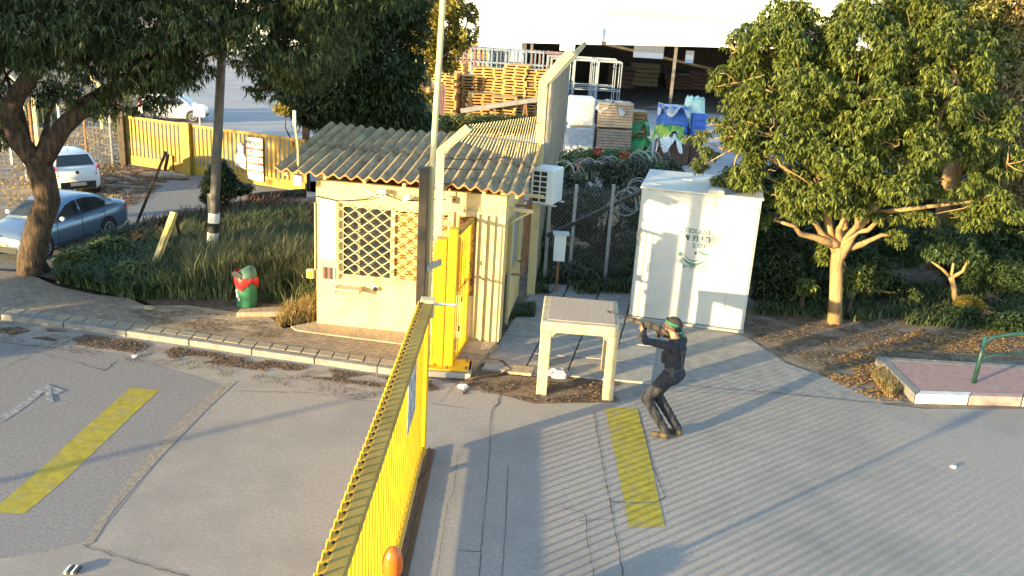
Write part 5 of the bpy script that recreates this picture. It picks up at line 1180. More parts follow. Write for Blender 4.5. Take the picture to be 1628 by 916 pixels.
# old picket fence under the golden tree
pf = thing('picket_fence', 'dark picket fence below the golden tree', 'fence', at(665, 190, Y=42)); mb = MB()
for i in range(22): p = at(652 + i * 2.6, 150, Y=42); mb.box((p.x, 42, 1.1), (.07 if i < 14 else .10, .05, 2.2))
mb.build('pickets', MAROON, pf); q = at(655, 150, Y=42); q2 = at(706, 150, Y=42)
MB().box(((q.x + q2.x) / 2, 42.04, 1.9), (q2.x - q.x, .05, .08)).build('rail', MAROON, pf)
# structures seen through the left tree

# ================================================================== VEGETATION
def A(px, py, Y): return at(px, py, Y=Y)
# --- big dark tree, left foreground
tY = 16.85
trunk = [A(62, 452, tY), A(50, 415, tY), A(62, 360, tY), A(76, 320, tY), A(66, 275, tY), A(58, 250, tY)]
limbL = [A(60, 262, tY), A(30, 225, tY - .1), A(15, 185, tY - .1), A(28, 150, tY - .2), A(55, 112, tY - .4), A(70, 70, tY - .6), A(60, 10, tY - .8)]
limbR = [A(64, 262, tY), A(98, 205, tY + .1), A(140, 165, tY + .3), A(185, 140, tY + .4), A(240, 100, tY + .4), A(330, 60, tY + .3), A(430, 20, tY + .2)]
root = A(56, 446, tY); trunk[0] = Vector((root.x, tY, .02))
paths = [(trunk, [.34, .27, .245, .24, .25, .22]), (limbL, [.20, .19, .17, .165, .15, .12, .08]), (limbR, [.20, .18, .165, .16, .14, .11, .06])]
lobes = []
def LB(px, py, Y, rx, ry, rz): lobes.append((tuple(A(px, py, Y)), (rx, ry, rz)))
for px, py, Y, rx, ry, rz in [(20, 20, 16.5, 1.1, 1.8, .9), (110, 30, 16.3, 1.3, 2.0, .85), (210, 40, 16.6, 1.3, 2.0, .75), (300, 30, 16.8, 1.1, 2.0, .75), (420, 40, 17.0, 1.1, 2.0, .8), (500, 60, 17.2, 1.0, 1.8, .8),
                          (60, -60, 16.5, 1.6, 2.4, 1.0), (200, -70, 16.5, 1.8, 2.4, 1.0), (360, -70, 16.8, 1.8, 2.4, 1.0), (500, -50, 17, 1.4, 2.2, 1.0), (600, -60, 17.5, 1.2, 2.0, .9), (-60, 40, 16.8, 1.2, 2, 1.3),
                          (130, 95, 16.2, 1.0, 1.5, .5), (250, 105, 16.6, 1.0, 1.4, .5), (275, 105, 17.2, .7, 1.3, .5), (440, 100, 17.0, .7, 1.3, .45), (185, 165, 16.3, .55, .8, .26), (10, 120, 17.3, .5, .9, .9), (-20, 190, 17.5, .55, .7, .8), (250, 160, 16.9, .5, .7, .22), (90, 150, 17.6, .5, .6, .35),
                          (150, 150, 17.2, .5, .7, .35), (430, 140, 17.4, .5, .6, .2), (275, 135, 17.1, .4, .6, .2), (470, 130, 17.3, .6, .6, .3)]: LB(px, py, Y, rx, ry, rz)
tree('big_tree', 'big dark spreading tree with a forked trunk behind the left pavement', 'tree', root, paths, lobes, 16000, LF_DARK, BARK, L=.145, W=.033, fan=6, droop=.5, twigs=4, tw=.026, curl=.35, inner=.15, freq=1.7, thr=-.04)
# --- dense dark tree behind the booth
lobes = []
for px, py, Y, rx, ry, rz in [(560, 150, 24, 1.9, 1.6, 1.0), (590, 100, 24, 1.5, 1.6, 1.1), (500, 110, 24.5, 1.6, 1.4, 1.1), (600, 40, 24, 1.4, 1.5, 1.2), (530, 30, 24.4, 1.6, 1.4, 1.2), (620, 175, 24, 1.0, 1.2, .7), (540, 180, 24, 1.1, 1.2, .6), (615, -20, 24, 1.3, 1.4, 1.2), (490, 180, 24.2, .45, .8, .35), (660, 190, 24.6, .6, .8, .3)]: LB(px, py, Y, rx, ry, rz)
b_ = Vector((A(575, 190, 24).x, 24, 0))
tree('dense_tree', 'dense dark green tree behind the booth roof, hanging over it', 'tree', b_, [([b_, b_ + Vector((.1, 0, 1.5)), b_ + Vector((0, 0, 2.8))], [.3, .25, .2])], lobes, 20000, LF_DARK, BARK, L=.17, W=.05, fan=4, droop=.3, twigs=2, inner=.45, freq=1.0, thr=-.25)
# --- golden lit tree by the pallets
lobes = []
for px, py, Y, rx, ry, rz in [(672, 70, 36, .9, 1.0, 1.2), (690, 40, 36, .9, 1, 1.0), (668, 120, 36, .6, .9, .9), (735, 50, 36.5, .7, .9, .7), (720, 75, 36.5, .6, .9, .5), (700, 5, 36, 1.0, 1, .8), (748, 22, 36.5, .35, .5, .5), (670, 150, 36, .6, .8, .4), (715, 100, 36.2, .35, .6, .4)]: LB(px, py, Y, rx, ry, rz)
b_ = Vector((A(678, 190, 36).x, 36, 0))
tree('golden_tree', 'sunlit golden green tree left of the pallet stacks behind the thin mast', 'tree', b_, [([b_, b_ + Vector((.1, 0, 1.4)), b_ + Vector((.05, 0, 3.0))], [.16, .13, .1])], lobes, 6500, LF_GOLD, BARK2, L=.16, W=.10, fan=3, droop=.1, inner=.2, freq=1.3, thr=-.1)
# --- the big broad-leaved tree on the right
rb_ = at(1327, 513); Y0 = rb_.y
tr = [rb_, A(1329, 470, Y0), A(1330, 420, Y0), A(1334, 392, Y0)]
l1 = [A(1332, 408, Y0), A(1320, 372, Y0), A(1310, 320, Y0 - .1), A(1290, 240, Y0 - .2), A(1250, 150, Y0 - .2)]
l2 = [A(1334, 402, Y0), A(1342, 366, Y0 + .1), A(1345, 320, Y0 + .2), A(1350, 220, Y0 + .3), A(1370, 120, Y0 + .3)]
l3 = [A(1336, 408, Y0), A(1356, 372, Y0 - .1), A(1385, 338, Y0 - .2), A(1430, 280, Y0 - .2), A(1490, 200, Y0 - .1), A(1520, 120, Y0)]
l4 = [A(1383, 340, Y0 - .2), A(1440, 333, Y0 - .4), A(1530, 322, Y0 - .5), A(1580, 318, Y0 - .5)]
l5 = [A(1310, 320, Y0 - .1), A(1250, 270, Y0 - .4), A(1180, 220, Y0 - .5)]
lobes = []
for px, py, rx, rz, dy, ry in [(1220, 70, .75, .5, 0, .9), (1290, 55, .8, .5, .3, .9), (1370, 80, .9, .6, .2, 1.1), (1450, 60, .9, .7, .6, 1.2), (1180, 130, .65, .4, 0, .9), (1260, 140, .9, .55, -.3, 1.2), (1360, 160, .9, .6, -.4, 1.2), (1460, 150, .9, .6, 0, 1.2), (1530, 110, .6, .8, .6, 1),
                           (1160, 195, .55, .35, 0, .8), (1230, 215, .85, .5, -.6, 1), (1330, 235, .9, .5, -.9, 1), (1430, 230, .85, .5, -.6, 1), (1520, 220, .65, .6, .2, .9), (1150, 240, .45, .25, .2, .6), (1200, 275, .65, .3, -.5, .7), (1290, 295, .8, .33, -.9, .8), (1400, 290, .8, .38, -.9, .9), (1500, 285, .7, .35, -.3, .8),
                           (1250, 320, .5, .22, -.6, .6), (1340, 325, .5, .2, -.6, .6), (1570, 310, .5, .25, -.4, .5), (1600, 335, .35, .16, -.5, .4), (1120, 262, .25, .14, 0, .3), (1170, 80, .3, .25, .2, .4), (1250, 20, .5, .35, .4, .6), (1380, 20, .6, .4, .5, .7), (1460, 345, .35, .14, -.4, .4), (1420, 375, .3, .14, -.1, .4), (1570, 190, .6, .6, .1, .8), (1600, 260, .5, .4, 0, .6), (1540, 345, .5, .2, -.2, .5), (1230, 350, .35, .14, -.5, .4), (1275, 338, .4, .12, -.5, .4), (1410, 345, .3, .10, -.4, .4), (1160, 290, .35, .16, -.1, .4), (1110, 215, .3, .2, .2, .4), (1470, 5, .8, .6, .8, 1.0)]:
    LB(px, py, Y0 + dy, rx, ry, rz)
tree('broadleaf_tree', 'broad sunlit green tree with a pale three-stemmed trunk right of the white kiosk', 'tree', rb_, [(tr, [.155, .13, .125, .13]), (l1, [.10, .085, .07, .05, .03]), (l2, [.10, .085, .07, .05, .03]), (l3, [.11, .085, .075, .055, .04, .03]), (l4, [.055, .045, .03, .02]), (l5, [.06, .045, .03])],
     lobes, 15500, LF_MID, BARK2, L=.11, W=.040, fan=7, droop=.45, twigs=4, tw=.018, curl=.4, inner=.35, freq=1.7, thr=-.06, spread=.75)
# --- small tree on the right
rb2 = at(1518, 488); Y2 = rb2.y
lobes = []
for px, py, rx, rz in [(1500, 400, .4, .2), (1540, 400, .35, .2), (1520, 380, .4, .2), (1480, 395, .25, .15)]: LB(px, py, Y2, rx, .4, rz)
tree('small_tree', 'small pale-stemmed tree with twisting bare branches right of the big one', 'tree', rb2, [([rb2, A(1517, 460, Y2), A(1512, 440, Y2)], [.06, .055, .06]), ([A(1512, 442, Y2), A(1498, 428, Y2), A(1480, 415, Y2)], [.04, .03, .02]), ([A(1512, 442, Y2), A(1530, 432, Y2), A(1542, 408, Y2)], [.045, .035, .025]), ([A(1512, 442, Y2), A(1516, 418, Y2), A(1505, 402, Y2)], [.035, .03, .02])], lobes, 420, LF_HEDGE, BARK2, L=.14, W=.04, fan=5, twigs=2, tw=.014)
# --- background trees and hedges on the right
def bush(name, label, px, py, Y, lob, n, m, L=.14, W=.05, fan=3, droop=.2, cat='bush', stem=BARK, **k):
    global lobes
    b = Vector((A(px, py, Y).x, Y, 0)); lobes = []
    for a in lob: LB(*a)
    return tree(name, label, cat, b, [([b, b + Vector((.02, 0, .35))], [.06, .05])], lobes, n, m, stem, L=L, W=W, fan=fan, droop=droop, twigs=1, tw=.02, **k)
lobes = []
for px, py, Y, rx, ry, rz in [(1500, 30, 22, 1.4, 1.5, 1.6), (1560, -20, 22.5, 1.5, 1.5, 1.4), (1440, 20, 22.5, 1.0, 1.3, 1.2), (1540, 100, 21.5, 1.2, 1.2, 1.2), (1490, 140, 22, 1.2, 1.2, 1.0)]: LB(px, py, Y, rx, ry, rz)
b_ = Vector((A(1500, 350, 22).x, 22, 0)); tree('tall_tree', 'tall olive green tree with many upright stems behind the broad sunlit tree', 'tree', b_, [([b_, b_ + Vector((-.1, 0, 2.5)), b_ + Vector((.2, 0, 5))], [.2, .16, .08]), ([b_ + Vector((0, 0, 1.8)), b_ + Vector((.6, 0, 5.5))], [.1, .04]), ([b_ + Vector((0, 0, 1.8)), b_ + Vector((-.7, 0, 5.2))], [.1, .04])], lobes, 9000, LF_OLIVE, BARK2, L=.15, W=.05, fan=4, droop=.0, inner=.3, thr=-.1, twigs=4)
lobes = []
for px, py, Y, rx, ry, rz in [(1600, 160, 21, .9, 1.2, 1.3), (1610, 260, 20.5, .8, 1, 1.0), (1590, 60, 21.5, 1.0, 1.2, 1.2), (1660, 100, 21.5, 1.1, 1.2, 2.0), (1650, 280, 20.5, .9, 1, 1.2), (1620, -20, 21.5, 1.0, 1.2, 1.2)]: LB(px, py, Y, rx, ry, rz)
b_ = Vector((A(1620, 400, 21).x, 21, 0)); tree('bronze_tree', 'bronze brown fine-leaved tree at the right edge', 'tree', b_, [([b_, b_ + Vector((0, 0, 2)), b_ + Vector((-.2, 0, 5))], [.18, .15, .08])], lobes, 11000, LF_BROWN, BARK, L=.12, W=.035, fan=5, droop=.4, inner=.4, thr=-.15)
bush('oleander_hedge', 'green narrow-leaved oleander mass behind the small tree', 1520, 400, 20.6, [(1430, 395, 20.4, .7, .7, .5), (1500, 370, 20.6, .9, .7, .6), (1580, 380, 20.6, .9, .7, .65), (1640, 400, 20.6, .8, .7, .7), (1600, 430, 20.0, .7, .6, .5), (1540, 425, 20.4, .7, .6, .45), (1700, 400, 20.6, 1, .8, .9)], 7500, LF_HEDGE, L=.17, W=.032, fan=5, droop=-.3)
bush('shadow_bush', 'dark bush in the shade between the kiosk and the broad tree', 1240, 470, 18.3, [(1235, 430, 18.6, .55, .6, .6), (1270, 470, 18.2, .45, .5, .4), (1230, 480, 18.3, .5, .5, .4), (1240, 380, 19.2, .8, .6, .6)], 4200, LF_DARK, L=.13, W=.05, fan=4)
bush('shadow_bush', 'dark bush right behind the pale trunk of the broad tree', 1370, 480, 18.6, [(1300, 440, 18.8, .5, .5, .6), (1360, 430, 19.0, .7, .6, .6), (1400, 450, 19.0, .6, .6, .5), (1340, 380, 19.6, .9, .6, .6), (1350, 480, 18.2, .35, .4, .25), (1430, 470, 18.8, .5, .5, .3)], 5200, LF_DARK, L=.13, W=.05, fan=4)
bush('backing_hedge', 'long dark hedge closing the view behind the kiosk and trees', 1300, 400, 24, [(1180 + i * 62, 330 + (i % 3) * 12, 23.5 + (i % 2) * .6, 1.0, .8, 1.3) for i in range(9)] + [(1250 + i * 75, 230, 24.5, 1.2, .8, 1.3) for i in range(6)], 24000, LF_DARK, L=.16, W=.06, fan=3, inner=.5, thr=-.35)
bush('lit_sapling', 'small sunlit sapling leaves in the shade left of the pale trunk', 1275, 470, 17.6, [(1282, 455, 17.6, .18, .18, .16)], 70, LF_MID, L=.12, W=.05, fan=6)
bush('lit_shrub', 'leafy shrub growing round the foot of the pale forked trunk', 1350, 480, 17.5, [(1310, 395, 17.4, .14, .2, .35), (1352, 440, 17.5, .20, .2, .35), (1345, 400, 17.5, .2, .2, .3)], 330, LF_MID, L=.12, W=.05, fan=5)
bush('golden_bush', 'golden fuzzy bush lit by the sun at the right edge', 1570, 490, 18.6, [(1572, 468, 18.6, .42, .4, .30), (1550, 485, 18.3, .3, .3, .2), (1600, 480, 18.5, .4, .3, .25)], 1500, LF_GOLD, L=.20, W=.02, fan=5, droop=-.5)
bush('grey_shrub', 'pale green broad-leaved low plants before the golden bush', 1560, 515, 17.4, [(1545, 500, 17.7, .4, .3, .12), (1590, 510, 17.4, .5, .3, .14), (1630, 510, 17.4, .5, .3, .16)], 900, LF_HEDGE, L=.14, W=.05, fan=5, droop=-.2)
# --- hedge and creepers behind the fence beside the booth
bush('creeper_hedge', 'dark creeper tangle on the fence between the booth and the kiosk', 950, 380, 20.5, [(880 + i * 32, 350 - i * 4, 20.6 + .15 * i, .55, .6, .75) for i in range(6)] + [(880 + i * 34, 300 - i * 5, 21.6 + .2 * i, .6, .6, .5) for i in range(6)] + [(900, 420, 19.0, .35, .5, .25), (960, 430, 19.2, .5, .5, .3), (860, 400, 19.6, .4, .5, .5), (1000, 400, 19.6, .4, .5, .5)], 13000, mat('creeper leaves', (0.05, 0.065, 0.04), (0.18, 0.20, 0.13), island=True, rough=.7, transl=.2), L=.11, W=.045, fan=4, inner=.5)
bush('flowering_shrub', 'bright green shrub with red flowers among the razor wire', 950, 280, 26, [(920, 262, 26, 1.2, .8, .5), (985, 262, 26.5, 1.0, .8, .5), (890, 275, 25, .8, .7, .4), (1030, 270, 26, .6, .6, .35)], 4200, mat('fresh green leaves', (0.06, 0.13, 0.03), (0.17, 0.26, 0.08), island=True, rough=.6, transl=.2), L=.15, W=.05, fan=3)
fr = random.Random(5)
RF = mat('red petals', (.34, .04, .02), (.45, .08, .04), 9, .6)
for i, (px, py) in enumerate(((951, 241), (920, 263), (993, 246), (957, 262))):
    p = A(px, py, 25.0); mb = MB()
    for k in range(9): mb.ball(p + Vector((fr.uniform(-.10, .10), fr.uniform(-.1, .1), fr.uniform(-.08, .08))), .05, 6, 4)
    tag(mb.build('flower_head', RF, smooth=True), ['largest red flower cluster, right below the slatted crates', 'red flower cluster nearest the booth among the razor wire', 'small red flower cluster right of the largest one', 'small red flower cluster below the largest one'][i], 'flowers')
# razor wire coils
def coil(p, q, r, n, name, lab, turns_tilt=.3):
    P = []; d = (q - p); L_ = d.length; k = n * 14; u = d.normalized(); s_ = u.cross(Vector((0, 0, 1))).normalized()
    for i in range(k + 1):
        a = 2 * PI * i / 14; P.append(p + d * (i / k) + (s_ * math.cos(a) * r * .9 + Vector((0, 0, 1)) * math.sin(a) * r) * (1 + .15 * math.sin(i * .37)) + u * .12 * math.sin(a * .5))
    mb = MB(); mb.tube(P, .011, 4)
    return tag(mb.build(name, mat('razor wire', (.34, .35, .35), (.5, .5, .5), 8, .5, metal=.4)), lab, 'razor wire')
coil(A(892, 285, 22.0), A(975, 275, 24), .42, 13, 'razor_wire', 'dense grey razor wire coil nearest the booth, over the creepers')
coil(A(975, 285, 24), A(1050, 250, 27), .42, 12, 'razor_wire', 'grey razor wire coil continuing right below the brown bin')
coil(A(992, 330, 19.5), A(1018, 300, 21), .30, 6, 'razor_wire', 'loose small razor wire coil beside the upper left corner of the kiosk')
# chain link fence beside the booth
cl = thing('chain_link_fence', 'sagging dark wire fence with posts in front of the creeper tangle', 'fence', (1.2, 18.9, 0)); mb = MB()
fa, fb = Vector((.7, 18.6, 0)), Vector((3.2, 19.4, 0)); n = 30
for i in range(-18, n):
    for sg_ in (1, -1):
        s0, s1 = i / n, (i + 18) / n; z0, z1 = (0, 2.1) if sg_ > 0 else (2.1, 0)
        if s0 < 0: z0 = z0 + (z1 - z0) * (-s0) / (s1 - s0); s0 = 0
        if s1 > 1: z1 = z0 + (z1 - z0) * (1 - s0) / (s1 - s0); s1 = 1
        if s1 > s0: mb.bar(fa.lerp(fb, s0) + Vector((0, 0, z0)), fa.lerp(fb, s1) + Vector((0, 0, z1)), .005, .005)
mb.build('wire_mesh', WIREM, cl)
for s_ in (.0, .22, .55, .98): p = fa.lerp(fb, s_); MB().bar(p, p + Vector((0, 0, 2.2)), .07, .07).build('post', GREYM, cl)
MB().bar(fa + Vector((0, -.1, 1.1)), fb + Vector((0, .3, 2.2)), .08, .08).build('leaning_rail', DARKM, cl)
# --- bush by the lamp pole
bush('round_bush', 'round dark green bush right behind the street lamp pole', 358, 320, 22.5, [(362, 283, 22.5, .55, .5, .52), (345, 295, 22.3, .40, .4, .35), (380, 285, 22.6, .42, .4, .40), (335, 312, 22.3, .25, .3, .2)], 3600, LF_DARK, L=.10, W=.035, fan=4, inner=.3)
bush('far_scrub', 'low scrub with sunlit tips in front of the pallet yard', 760, 195, 34, [(700 + i * 25, 196, 34, .7, .6, .35) for i in range(6)] + [(655, 185, 31, 1.1, .8, .7), (640, 205, 29, 1.0, .8, .6)], 4200, LF_OLIVE, L=.16, W=.06, fan=3)
bush('dry_bush', 'pale dry bush by the far road seen between tree and dark post', 470, 175, 30, [(468, 168, 30, .55, .5, .28), (450, 172, 30, .3, .4, .18)], 600, LF_GOLD, L=.16, W=.04, fan=4)
bush('hanging_scrub', 'grey scrub on the dirt slope behind the white hatchback', 110, 190, 40, [(70, 190, 38, 1.5, 1, .9), (160, 175, 40, 1.6, 1, .8), (230, 160, 42, 1.2, 1, .8), (20, 200, 36, 1.2, 1, 1.0), (185, 195, 34, .7, .7, .8)], 6000, LF_OLIVE, L=.18, W=.06, fan=3)

# --- ground cover (nobody could count it)
def blades(name, poly_px, z, n, h, wd, m, lean=.35, label=None, seed=1):
    P = pp(poly_px, z); r = np.random.default_rng(seed); xs = [p[0] for p in P]; ys = [p[1] for p in P]; pts = []
    def inside(x, y):
        c = False; j = len(P) - 1
        for i in range(len(P)):
            if (P[i][1] > y) != (P[j][1] > y) and x < (P[j][0] - P[i][0]) * (y - P[i][1]) / (P[j][1] - P[i][1]) + P[i][0]: c = not c
            j = i
        return c
    while len(pts) < n:
        x, y = r.uniform(min(xs), max(xs)), r.uniform(min(ys), max(ys))
        if inside(x, y) and mnoise.noise(Vector((x * 1.3 + seed, y * 1.3, 0))) > -.28: pts.append((x, y, z))
    B = np.array(pts); a = r.uniform(0, 2 * PI, n); hh = h * r.uniform(.45, 1.15, n); ln = r.uniform(.1, lean, n) * hh * 1.6
    d = np.stack([np.cos(a), np.sin(a), np.zeros(n)], 1); s_ = np.stack([-np.sin(a), np.cos(a), np.zeros(n)], 1) * (wd * r.uniform(.6, 1.2, n))[:, None]
    m1 = B + d * ln[:, None] * .3 + np.array([0, 0, 1]) * hh[:, None] * .6; t1_ = B + d * ln[:, None] + np.array([0, 0, 1]) * (hh * .95)[:, None]
    V = np.stack([B - s_, B + s_, m1 + s_ * .7, m1 - s_ * .7, t1_], 1).reshape(-1, 3); F = []
    for i in range(n): o = 5 * i; F += [(o, o + 1, o + 2, o + 3), (o + 3, o + 2, o + 4)]
    me = bpy.data.meshes.new(name); me.from_pydata(V.tolist(), [], F); me.materials.append(m); me.update()
    ob = bpy.data.objects.new(name, me); COL.objects.link(ob); return tag(ob, label, 'ground cover', kind='stuff')
blades('long_grass', [(215, 470), (300, 478), (365, 478), (372, 462), (415, 462), (420, 482), (504, 486), (504, 400), (480, 350), (400, 350), (355, 365), (355, 415), (325, 415), (320, 360), (250, 400)], .1, 15000, .50, .013, GRASSM, .6, 'tall dark grass around the lamp pole and bin', 2)
blades('long_grass', [(300, 470), (365, 465), (420, 462), (504, 480), (504, 420), (400, 415), (300, 430)],   .1, 4500, .80, .012, mat('pale reeds', (0.05, 0.07, 0.03), (0.24, 0.24, 0.12), island=True, rough=.7, transl=.2), .4, 'taller dark grass behind the litter bin', 9)
blades('red_weeds', [(200, 400), (504, 400), (504, 335), (420, 325), (330, 340), (225, 365)], .1, 5000, .40, .016, REDG, .6, 'reddish dry weeds along the side road', 3)
blades('low_weeds', [(90, 450), (230, 480), (280, 470), (300, 400), (210, 370), (150, 400), (100, 425)], .1, 9000, .36, .022, LF_HEDGE, .9, 'leafy weeds at the foot of the dark tree', 4)
blades('dry_tuft', [(440, 520), (500, 512), (500, 470), (460, 490)], .1, 1500, .28, .010, DRYG, .7, 'dry golden grass at the left corner of the booth', 5)
blades('dry_tuft', [(1405, 590), (1445, 640), (1410, 632), (1385, 600)], .0, 1800, .16, .012, DRYG, .8, 'dry grass against the traffic island kerb', 6)
blades('grass_tuft', [(815, 505), (850, 505), (850, 485), (822, 490)], .02, 1200, .12, .012, LF_HEDGE, .8, 'green grass tuft behind the booth door', 7)
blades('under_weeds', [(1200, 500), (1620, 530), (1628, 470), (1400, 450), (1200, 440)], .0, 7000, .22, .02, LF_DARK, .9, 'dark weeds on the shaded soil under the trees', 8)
blades('under_weeds', [(850, 470), (1000, 470), (1005, 400), (850, 400)], .0, 3500, .30, .02, LF_DARK, .9, 'dark weeds below the creeper fence', 11)
def litter(name, poly_px, z, n, s_, m, label, seed):
    P = pp(poly_px, z); r = np.random.default_rng(seed); xs = [p[0] for p in P]; ys = [p[1] for p in P]; V = []; F = []; k = 0
    def inside(x, y):
        c = False; j = len(P) - 1
        for i in range(len(P)):
            if (P[i][1] > y) != (P[j][1] > y) and x < (P[j][0] - P[i][0]) * (y - P[i][1]) / (P[j][1] - P[i][1]) + P[i][0]: c = not c
            j = i
        return c
    while k < n:
        x, y = r.uniform(min(xs), max(xs)), r.uniform(min(ys), max(ys))
        if not inside(x, y) or mnoise.noise(Vector((x * 1.8 + seed, y * 3, 0))) < -.12: continue
        a = r.uniform(0, 2 * PI); L_ = s_ * r.uniform(.5, 1.4); w_ = L_ * r.uniform(.3, .7); tz = r.uniform(-.5, .5) * L_; c, s2 = math.cos(a), math.sin(a); zz = z + .006 + abs(tz) * .6
        o = len(V); V += [(x - c * L_, y - s2 * L_, zz - tz * .5), (x - s2 * w_, y + c * w_, zz + .004), (x + c * L_, y + s2 * L_, zz + tz * .5), (x + s2 * w_, y - c * w_, zz)]; F.append((o, o + 1, o + 2, o + 3)); k += 1
    me = bpy.data.meshes.new(name); me.from_pydata(V, [], F); me.materials.append(m); me.update(); ob = bpy.data.objects.new(name, me); COL.objects.link(ob); return tag(ob, label, 'ground cover', kind='stuff')
litter('gutter_litter', [(0, 512), (200, 541), (400, 570), (600, 598), (740, 612), (745, 628), (600, 616), (400, 588), (200, 560), (0, 530)], 0, 9000, .020, LITM, 'brown leaf litter lying in the gutter along the kerb', 21)
litter('gutter_litter', [(0, 520), (300, 560), (600, 605), (600, 640), (300, 590), (0, 545)], 0, 2500, .014, LITM, 'thin brown leaf litter spread over the road edge', 22)
litter('leaf_litter', [(855, 600), (985, 600), (985, 640), (850, 640)], 0, 1500, .03, LITM, 'brown leaves under the concrete frame', 23)
litter('leaf_litter', [(735, 600), (800, 585), (860, 600), (850, 640), (745, 622)], 0, 900, .022, LITM, 'brown leaves between the base plate and the concrete frame', 24)
ORL = mat('orange dry leaves', (0.20, 0.10, 0.03), (0.50, 0.28, 0.09), island=True, rough=.85)
litter('leaf_litter', [(1300, 590), (1350, 560), (1480, 520), (1628, 510), (1628, 560), (1400, 560), (1380, 600), (1440, 635), (1400, 640), (1330, 610)], 0, 4500, .032, ORL, 'orange dry leaves beside the traffic island', 25)
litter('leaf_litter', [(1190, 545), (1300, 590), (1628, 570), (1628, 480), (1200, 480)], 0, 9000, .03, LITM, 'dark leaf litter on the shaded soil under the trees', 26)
litter('leaf_litter', [(850, 490), (1000, 495), (1005, 400), (850, 400)], 0, 3500, .03, LITM, 'dark leaf litter behind the concrete frame', 27)
litter('leaf_litter', [(200, 490), (300, 490), (460, 520), (440, 540), (250, 520)], .106, 1600, .018, LITM, 'brown leaves on the sandy pavement edge', 28)

# --- unseen trees and hedge added on the sun side to cast shade
for i, (x, y, r, zc, lab) in enumerate(((-15.2, 10.3, 3.3, 5.6, 'leafy shade tree added out of view on the left, nearer one'), (-20.5, 14.0, 3.8, 5.8, 'leafy shade tree added out of view on the left, farther one'))):
    b = Vector((x, y, 0)); lobes = [((x + r * .5 * math.cos(a), y + r * .5 * math.sin(a), zc + (k % 2) * .8 - .4), (r * .62, r * .62, 3.1)) for k, a in enumerate([0, 1.3, 2.5, 3.8, 5.0])]
    tree('added_shade_tree', lab, 'tree', b, [([b, b + Vector((0, 0, 2)), b + Vector((0, 0, 4))], [.25, .2, .15])], lobes, 3200, LF_DARK, BARK, L=.34, W=.14, fan=3, twigs=1, inner=.3)
hx = [(-13.6, 9.3), (-13.9, 10.6), (-14.1, 12.0)]  # unseen hedge, added to keep direct sun off the planting bed
lobes = [((x, y, 1.0), (.7, .8, 1.2)) for x, y in hx]; b = Vector((-13.9, 10.6, 0))
tree('added_shade_hedge', 'dense shade hedge added out of view on the left', 'hedge', b, [([b, b + Vector((0, 0, .5))], [.06, .05])], lobes, 2600, LF_DARK, BARK, L=.16, W=.08, fan=3, twigs=1, inner=.2, thr=-.4)
# things glimpsed through the leaves beyond the far gate
hb = [o for o in COL.objects if o.get('label', '').startswith('small white hatchback')][0]
c = copy_tree(hb); c.location = at(262, 196) + Vector((0, 1.2, 0)); c.rotation_euler = (0, 0, math.radians(10)); c['label'] = 'white car parked beyond the far gate, half hidden by hanging leaves'
q = at(318, 208); t = thing('small_sign', 'little blue and white board standing on the far road behind the gate', 'sign', q)
MB().box((q.x, q.y, .85), (.5, .05, .5)).build('board', mat('blue white board', (.2, .3, .5), (.7, .72, .75), 6, .6, lo=.45, hi=.55), t); MB().box((q.x, q.y + .03, .45), (.06, .06, .9)).build('post', GREYM, t)
b = Vector((-15.6, 1.5, 0)); lobes = [((-15.6, 1.5, 5.35), (.62, .62, .72)), ((-15.45, 1.3, 5.1), (.4, .4, .5))]  # unseen tree, crown added and sized to shade the upper kiosk
tree('kiosk_shade_tree', 'slender young tree added out of view at the lower left to shade the kiosk', 'tree', b, [([b, b + Vector((.03, 0, 2)), b + Vector((0, 0, 4.7))], [.06, .05, .04])], lobes, 420, LF_DARK, BARK, L=.20, W=.10, fan=3, twigs=2, inner=.1)
lot = [(-300, 396), (0, 362), (100, 348), (190, 335), (230, 318), (262, 292), (300, 272), (207, 264), (207, 235), (180, 205), (100, 190), (-300, 190)]
struct(MB().sheet(pp(lot), -0.005).build('dirt_lot', mat('pale churned dirt', (0.20, 0.15, 0.115), (0.36, 0.28, 0.21), 1.6, 0.95, .5, 6, c3=(0.13, 0.095, 0.07), s3=.9, t3=.5, f3=.2, stretch=(.6, 1.6, 1))))
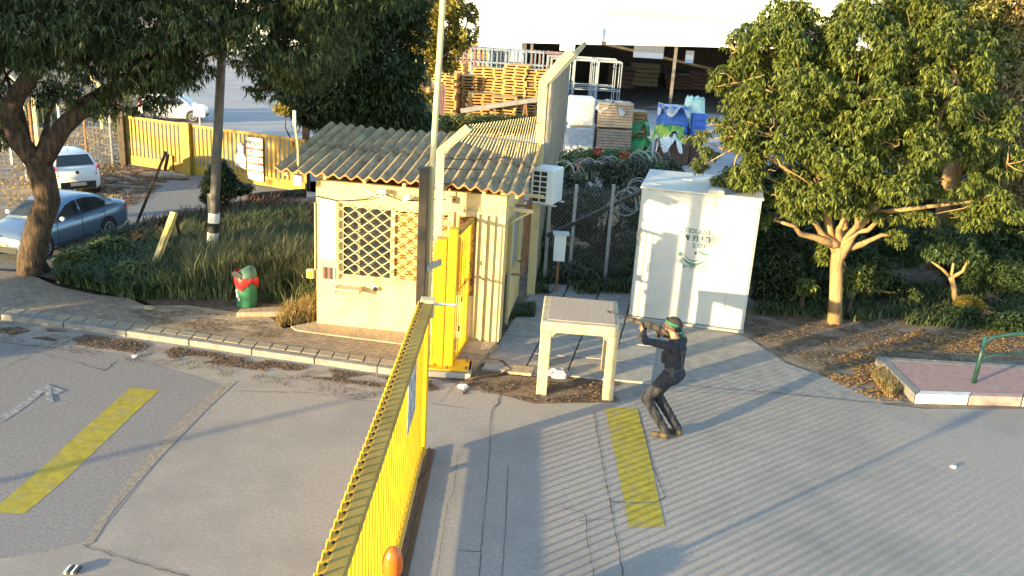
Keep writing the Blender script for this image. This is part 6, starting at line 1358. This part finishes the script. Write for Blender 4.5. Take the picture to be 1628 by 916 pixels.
blades('dry_grass', [(-60, 330), (60, 330), (190, 320), (250, 290), (200, 270), (190, 205), (-60, 205)], 0, 3500, .09, .02, DRYG, .9, 'dry yellow grass tufts on the churned dirt left of the far gate', 31)
litter('dirt_clods', lot[1:9], 0, 5000, .06, LITM, 'clods and dry debris over the churned dirt', 32)
q = at(264, 283); rings = []
for j in range(12):
    x = j / 11; r = .17 * math.sin(PI * min(max(x, .06), .94)) ** .5 * (1 + .2 * math.sin(j * 2.3)); rings.append([q + Vector((x * 1.25 - .5, r * math.cos(a) - .1 * x, .08 + r * .8 * math.sin(a))) for a in [2 * PI * k / 10 for k in range(10)]])
tag(MB().loft(rings).build('rubble_sack', SAND, smooth=True), 'long pale sandy sack lying before the far gate post', 'sack')
P = [at(395, 325), at(420, 322), at(450, 318), at(485, 316)]
tag(MB().tube([p + Vector((0, 0, .16)) for p in P], [.14, .16, .13, .15], 9).build('fallen_log', BARK, smooth=True), 'dark fallen log at the back edge of the grass bed', 'log')
for i, (px, py, r_, lab) in enumerate(((125, 432, .42, 'leafy weed shrub at the foot of the forked dark tree'), (215, 455, .42, 'leafy weed shrub on the kerb edge left of the leaning plank'), (270, 462, .34, 'broad leafy weed shrub on the kerb edge below the leaning plank'), (300, 425, .30, 'weed shrub just right of the leaning plank'), (180, 415, .45, 'bushy weed clump behind the silver saloon'), (355, 455, .25, 'low leafy weed left of the litter bin'))):
    p = at(px, py, .1); b = p; lobes = [((p.x, p.y, .1 + r_ * .55), (r_, r_ * .8, r_ * .6)), ((p.x + r_ * .6, p.y - .1, .1 + r_ * .35), (r_ * .6, r_ * .6, r_ * .4))]
    tree('weed_shrub', lab, 'shrub', b, [([b, b + Vector((0, 0, r_ * .4))], [.02, .015])], lobes, int(1300 * r_), mat('weed leaves', (0.05, 0.085, 0.025), (0.20, 0.25, 0.08), island=True, rough=.6, transl=.25), BARK, L=.13, W=.05, fan=5, droop=-.1, twigs=2, tw=.008, inner=.1, thr=-1, group='leafy weed shrubs along the bed edge')
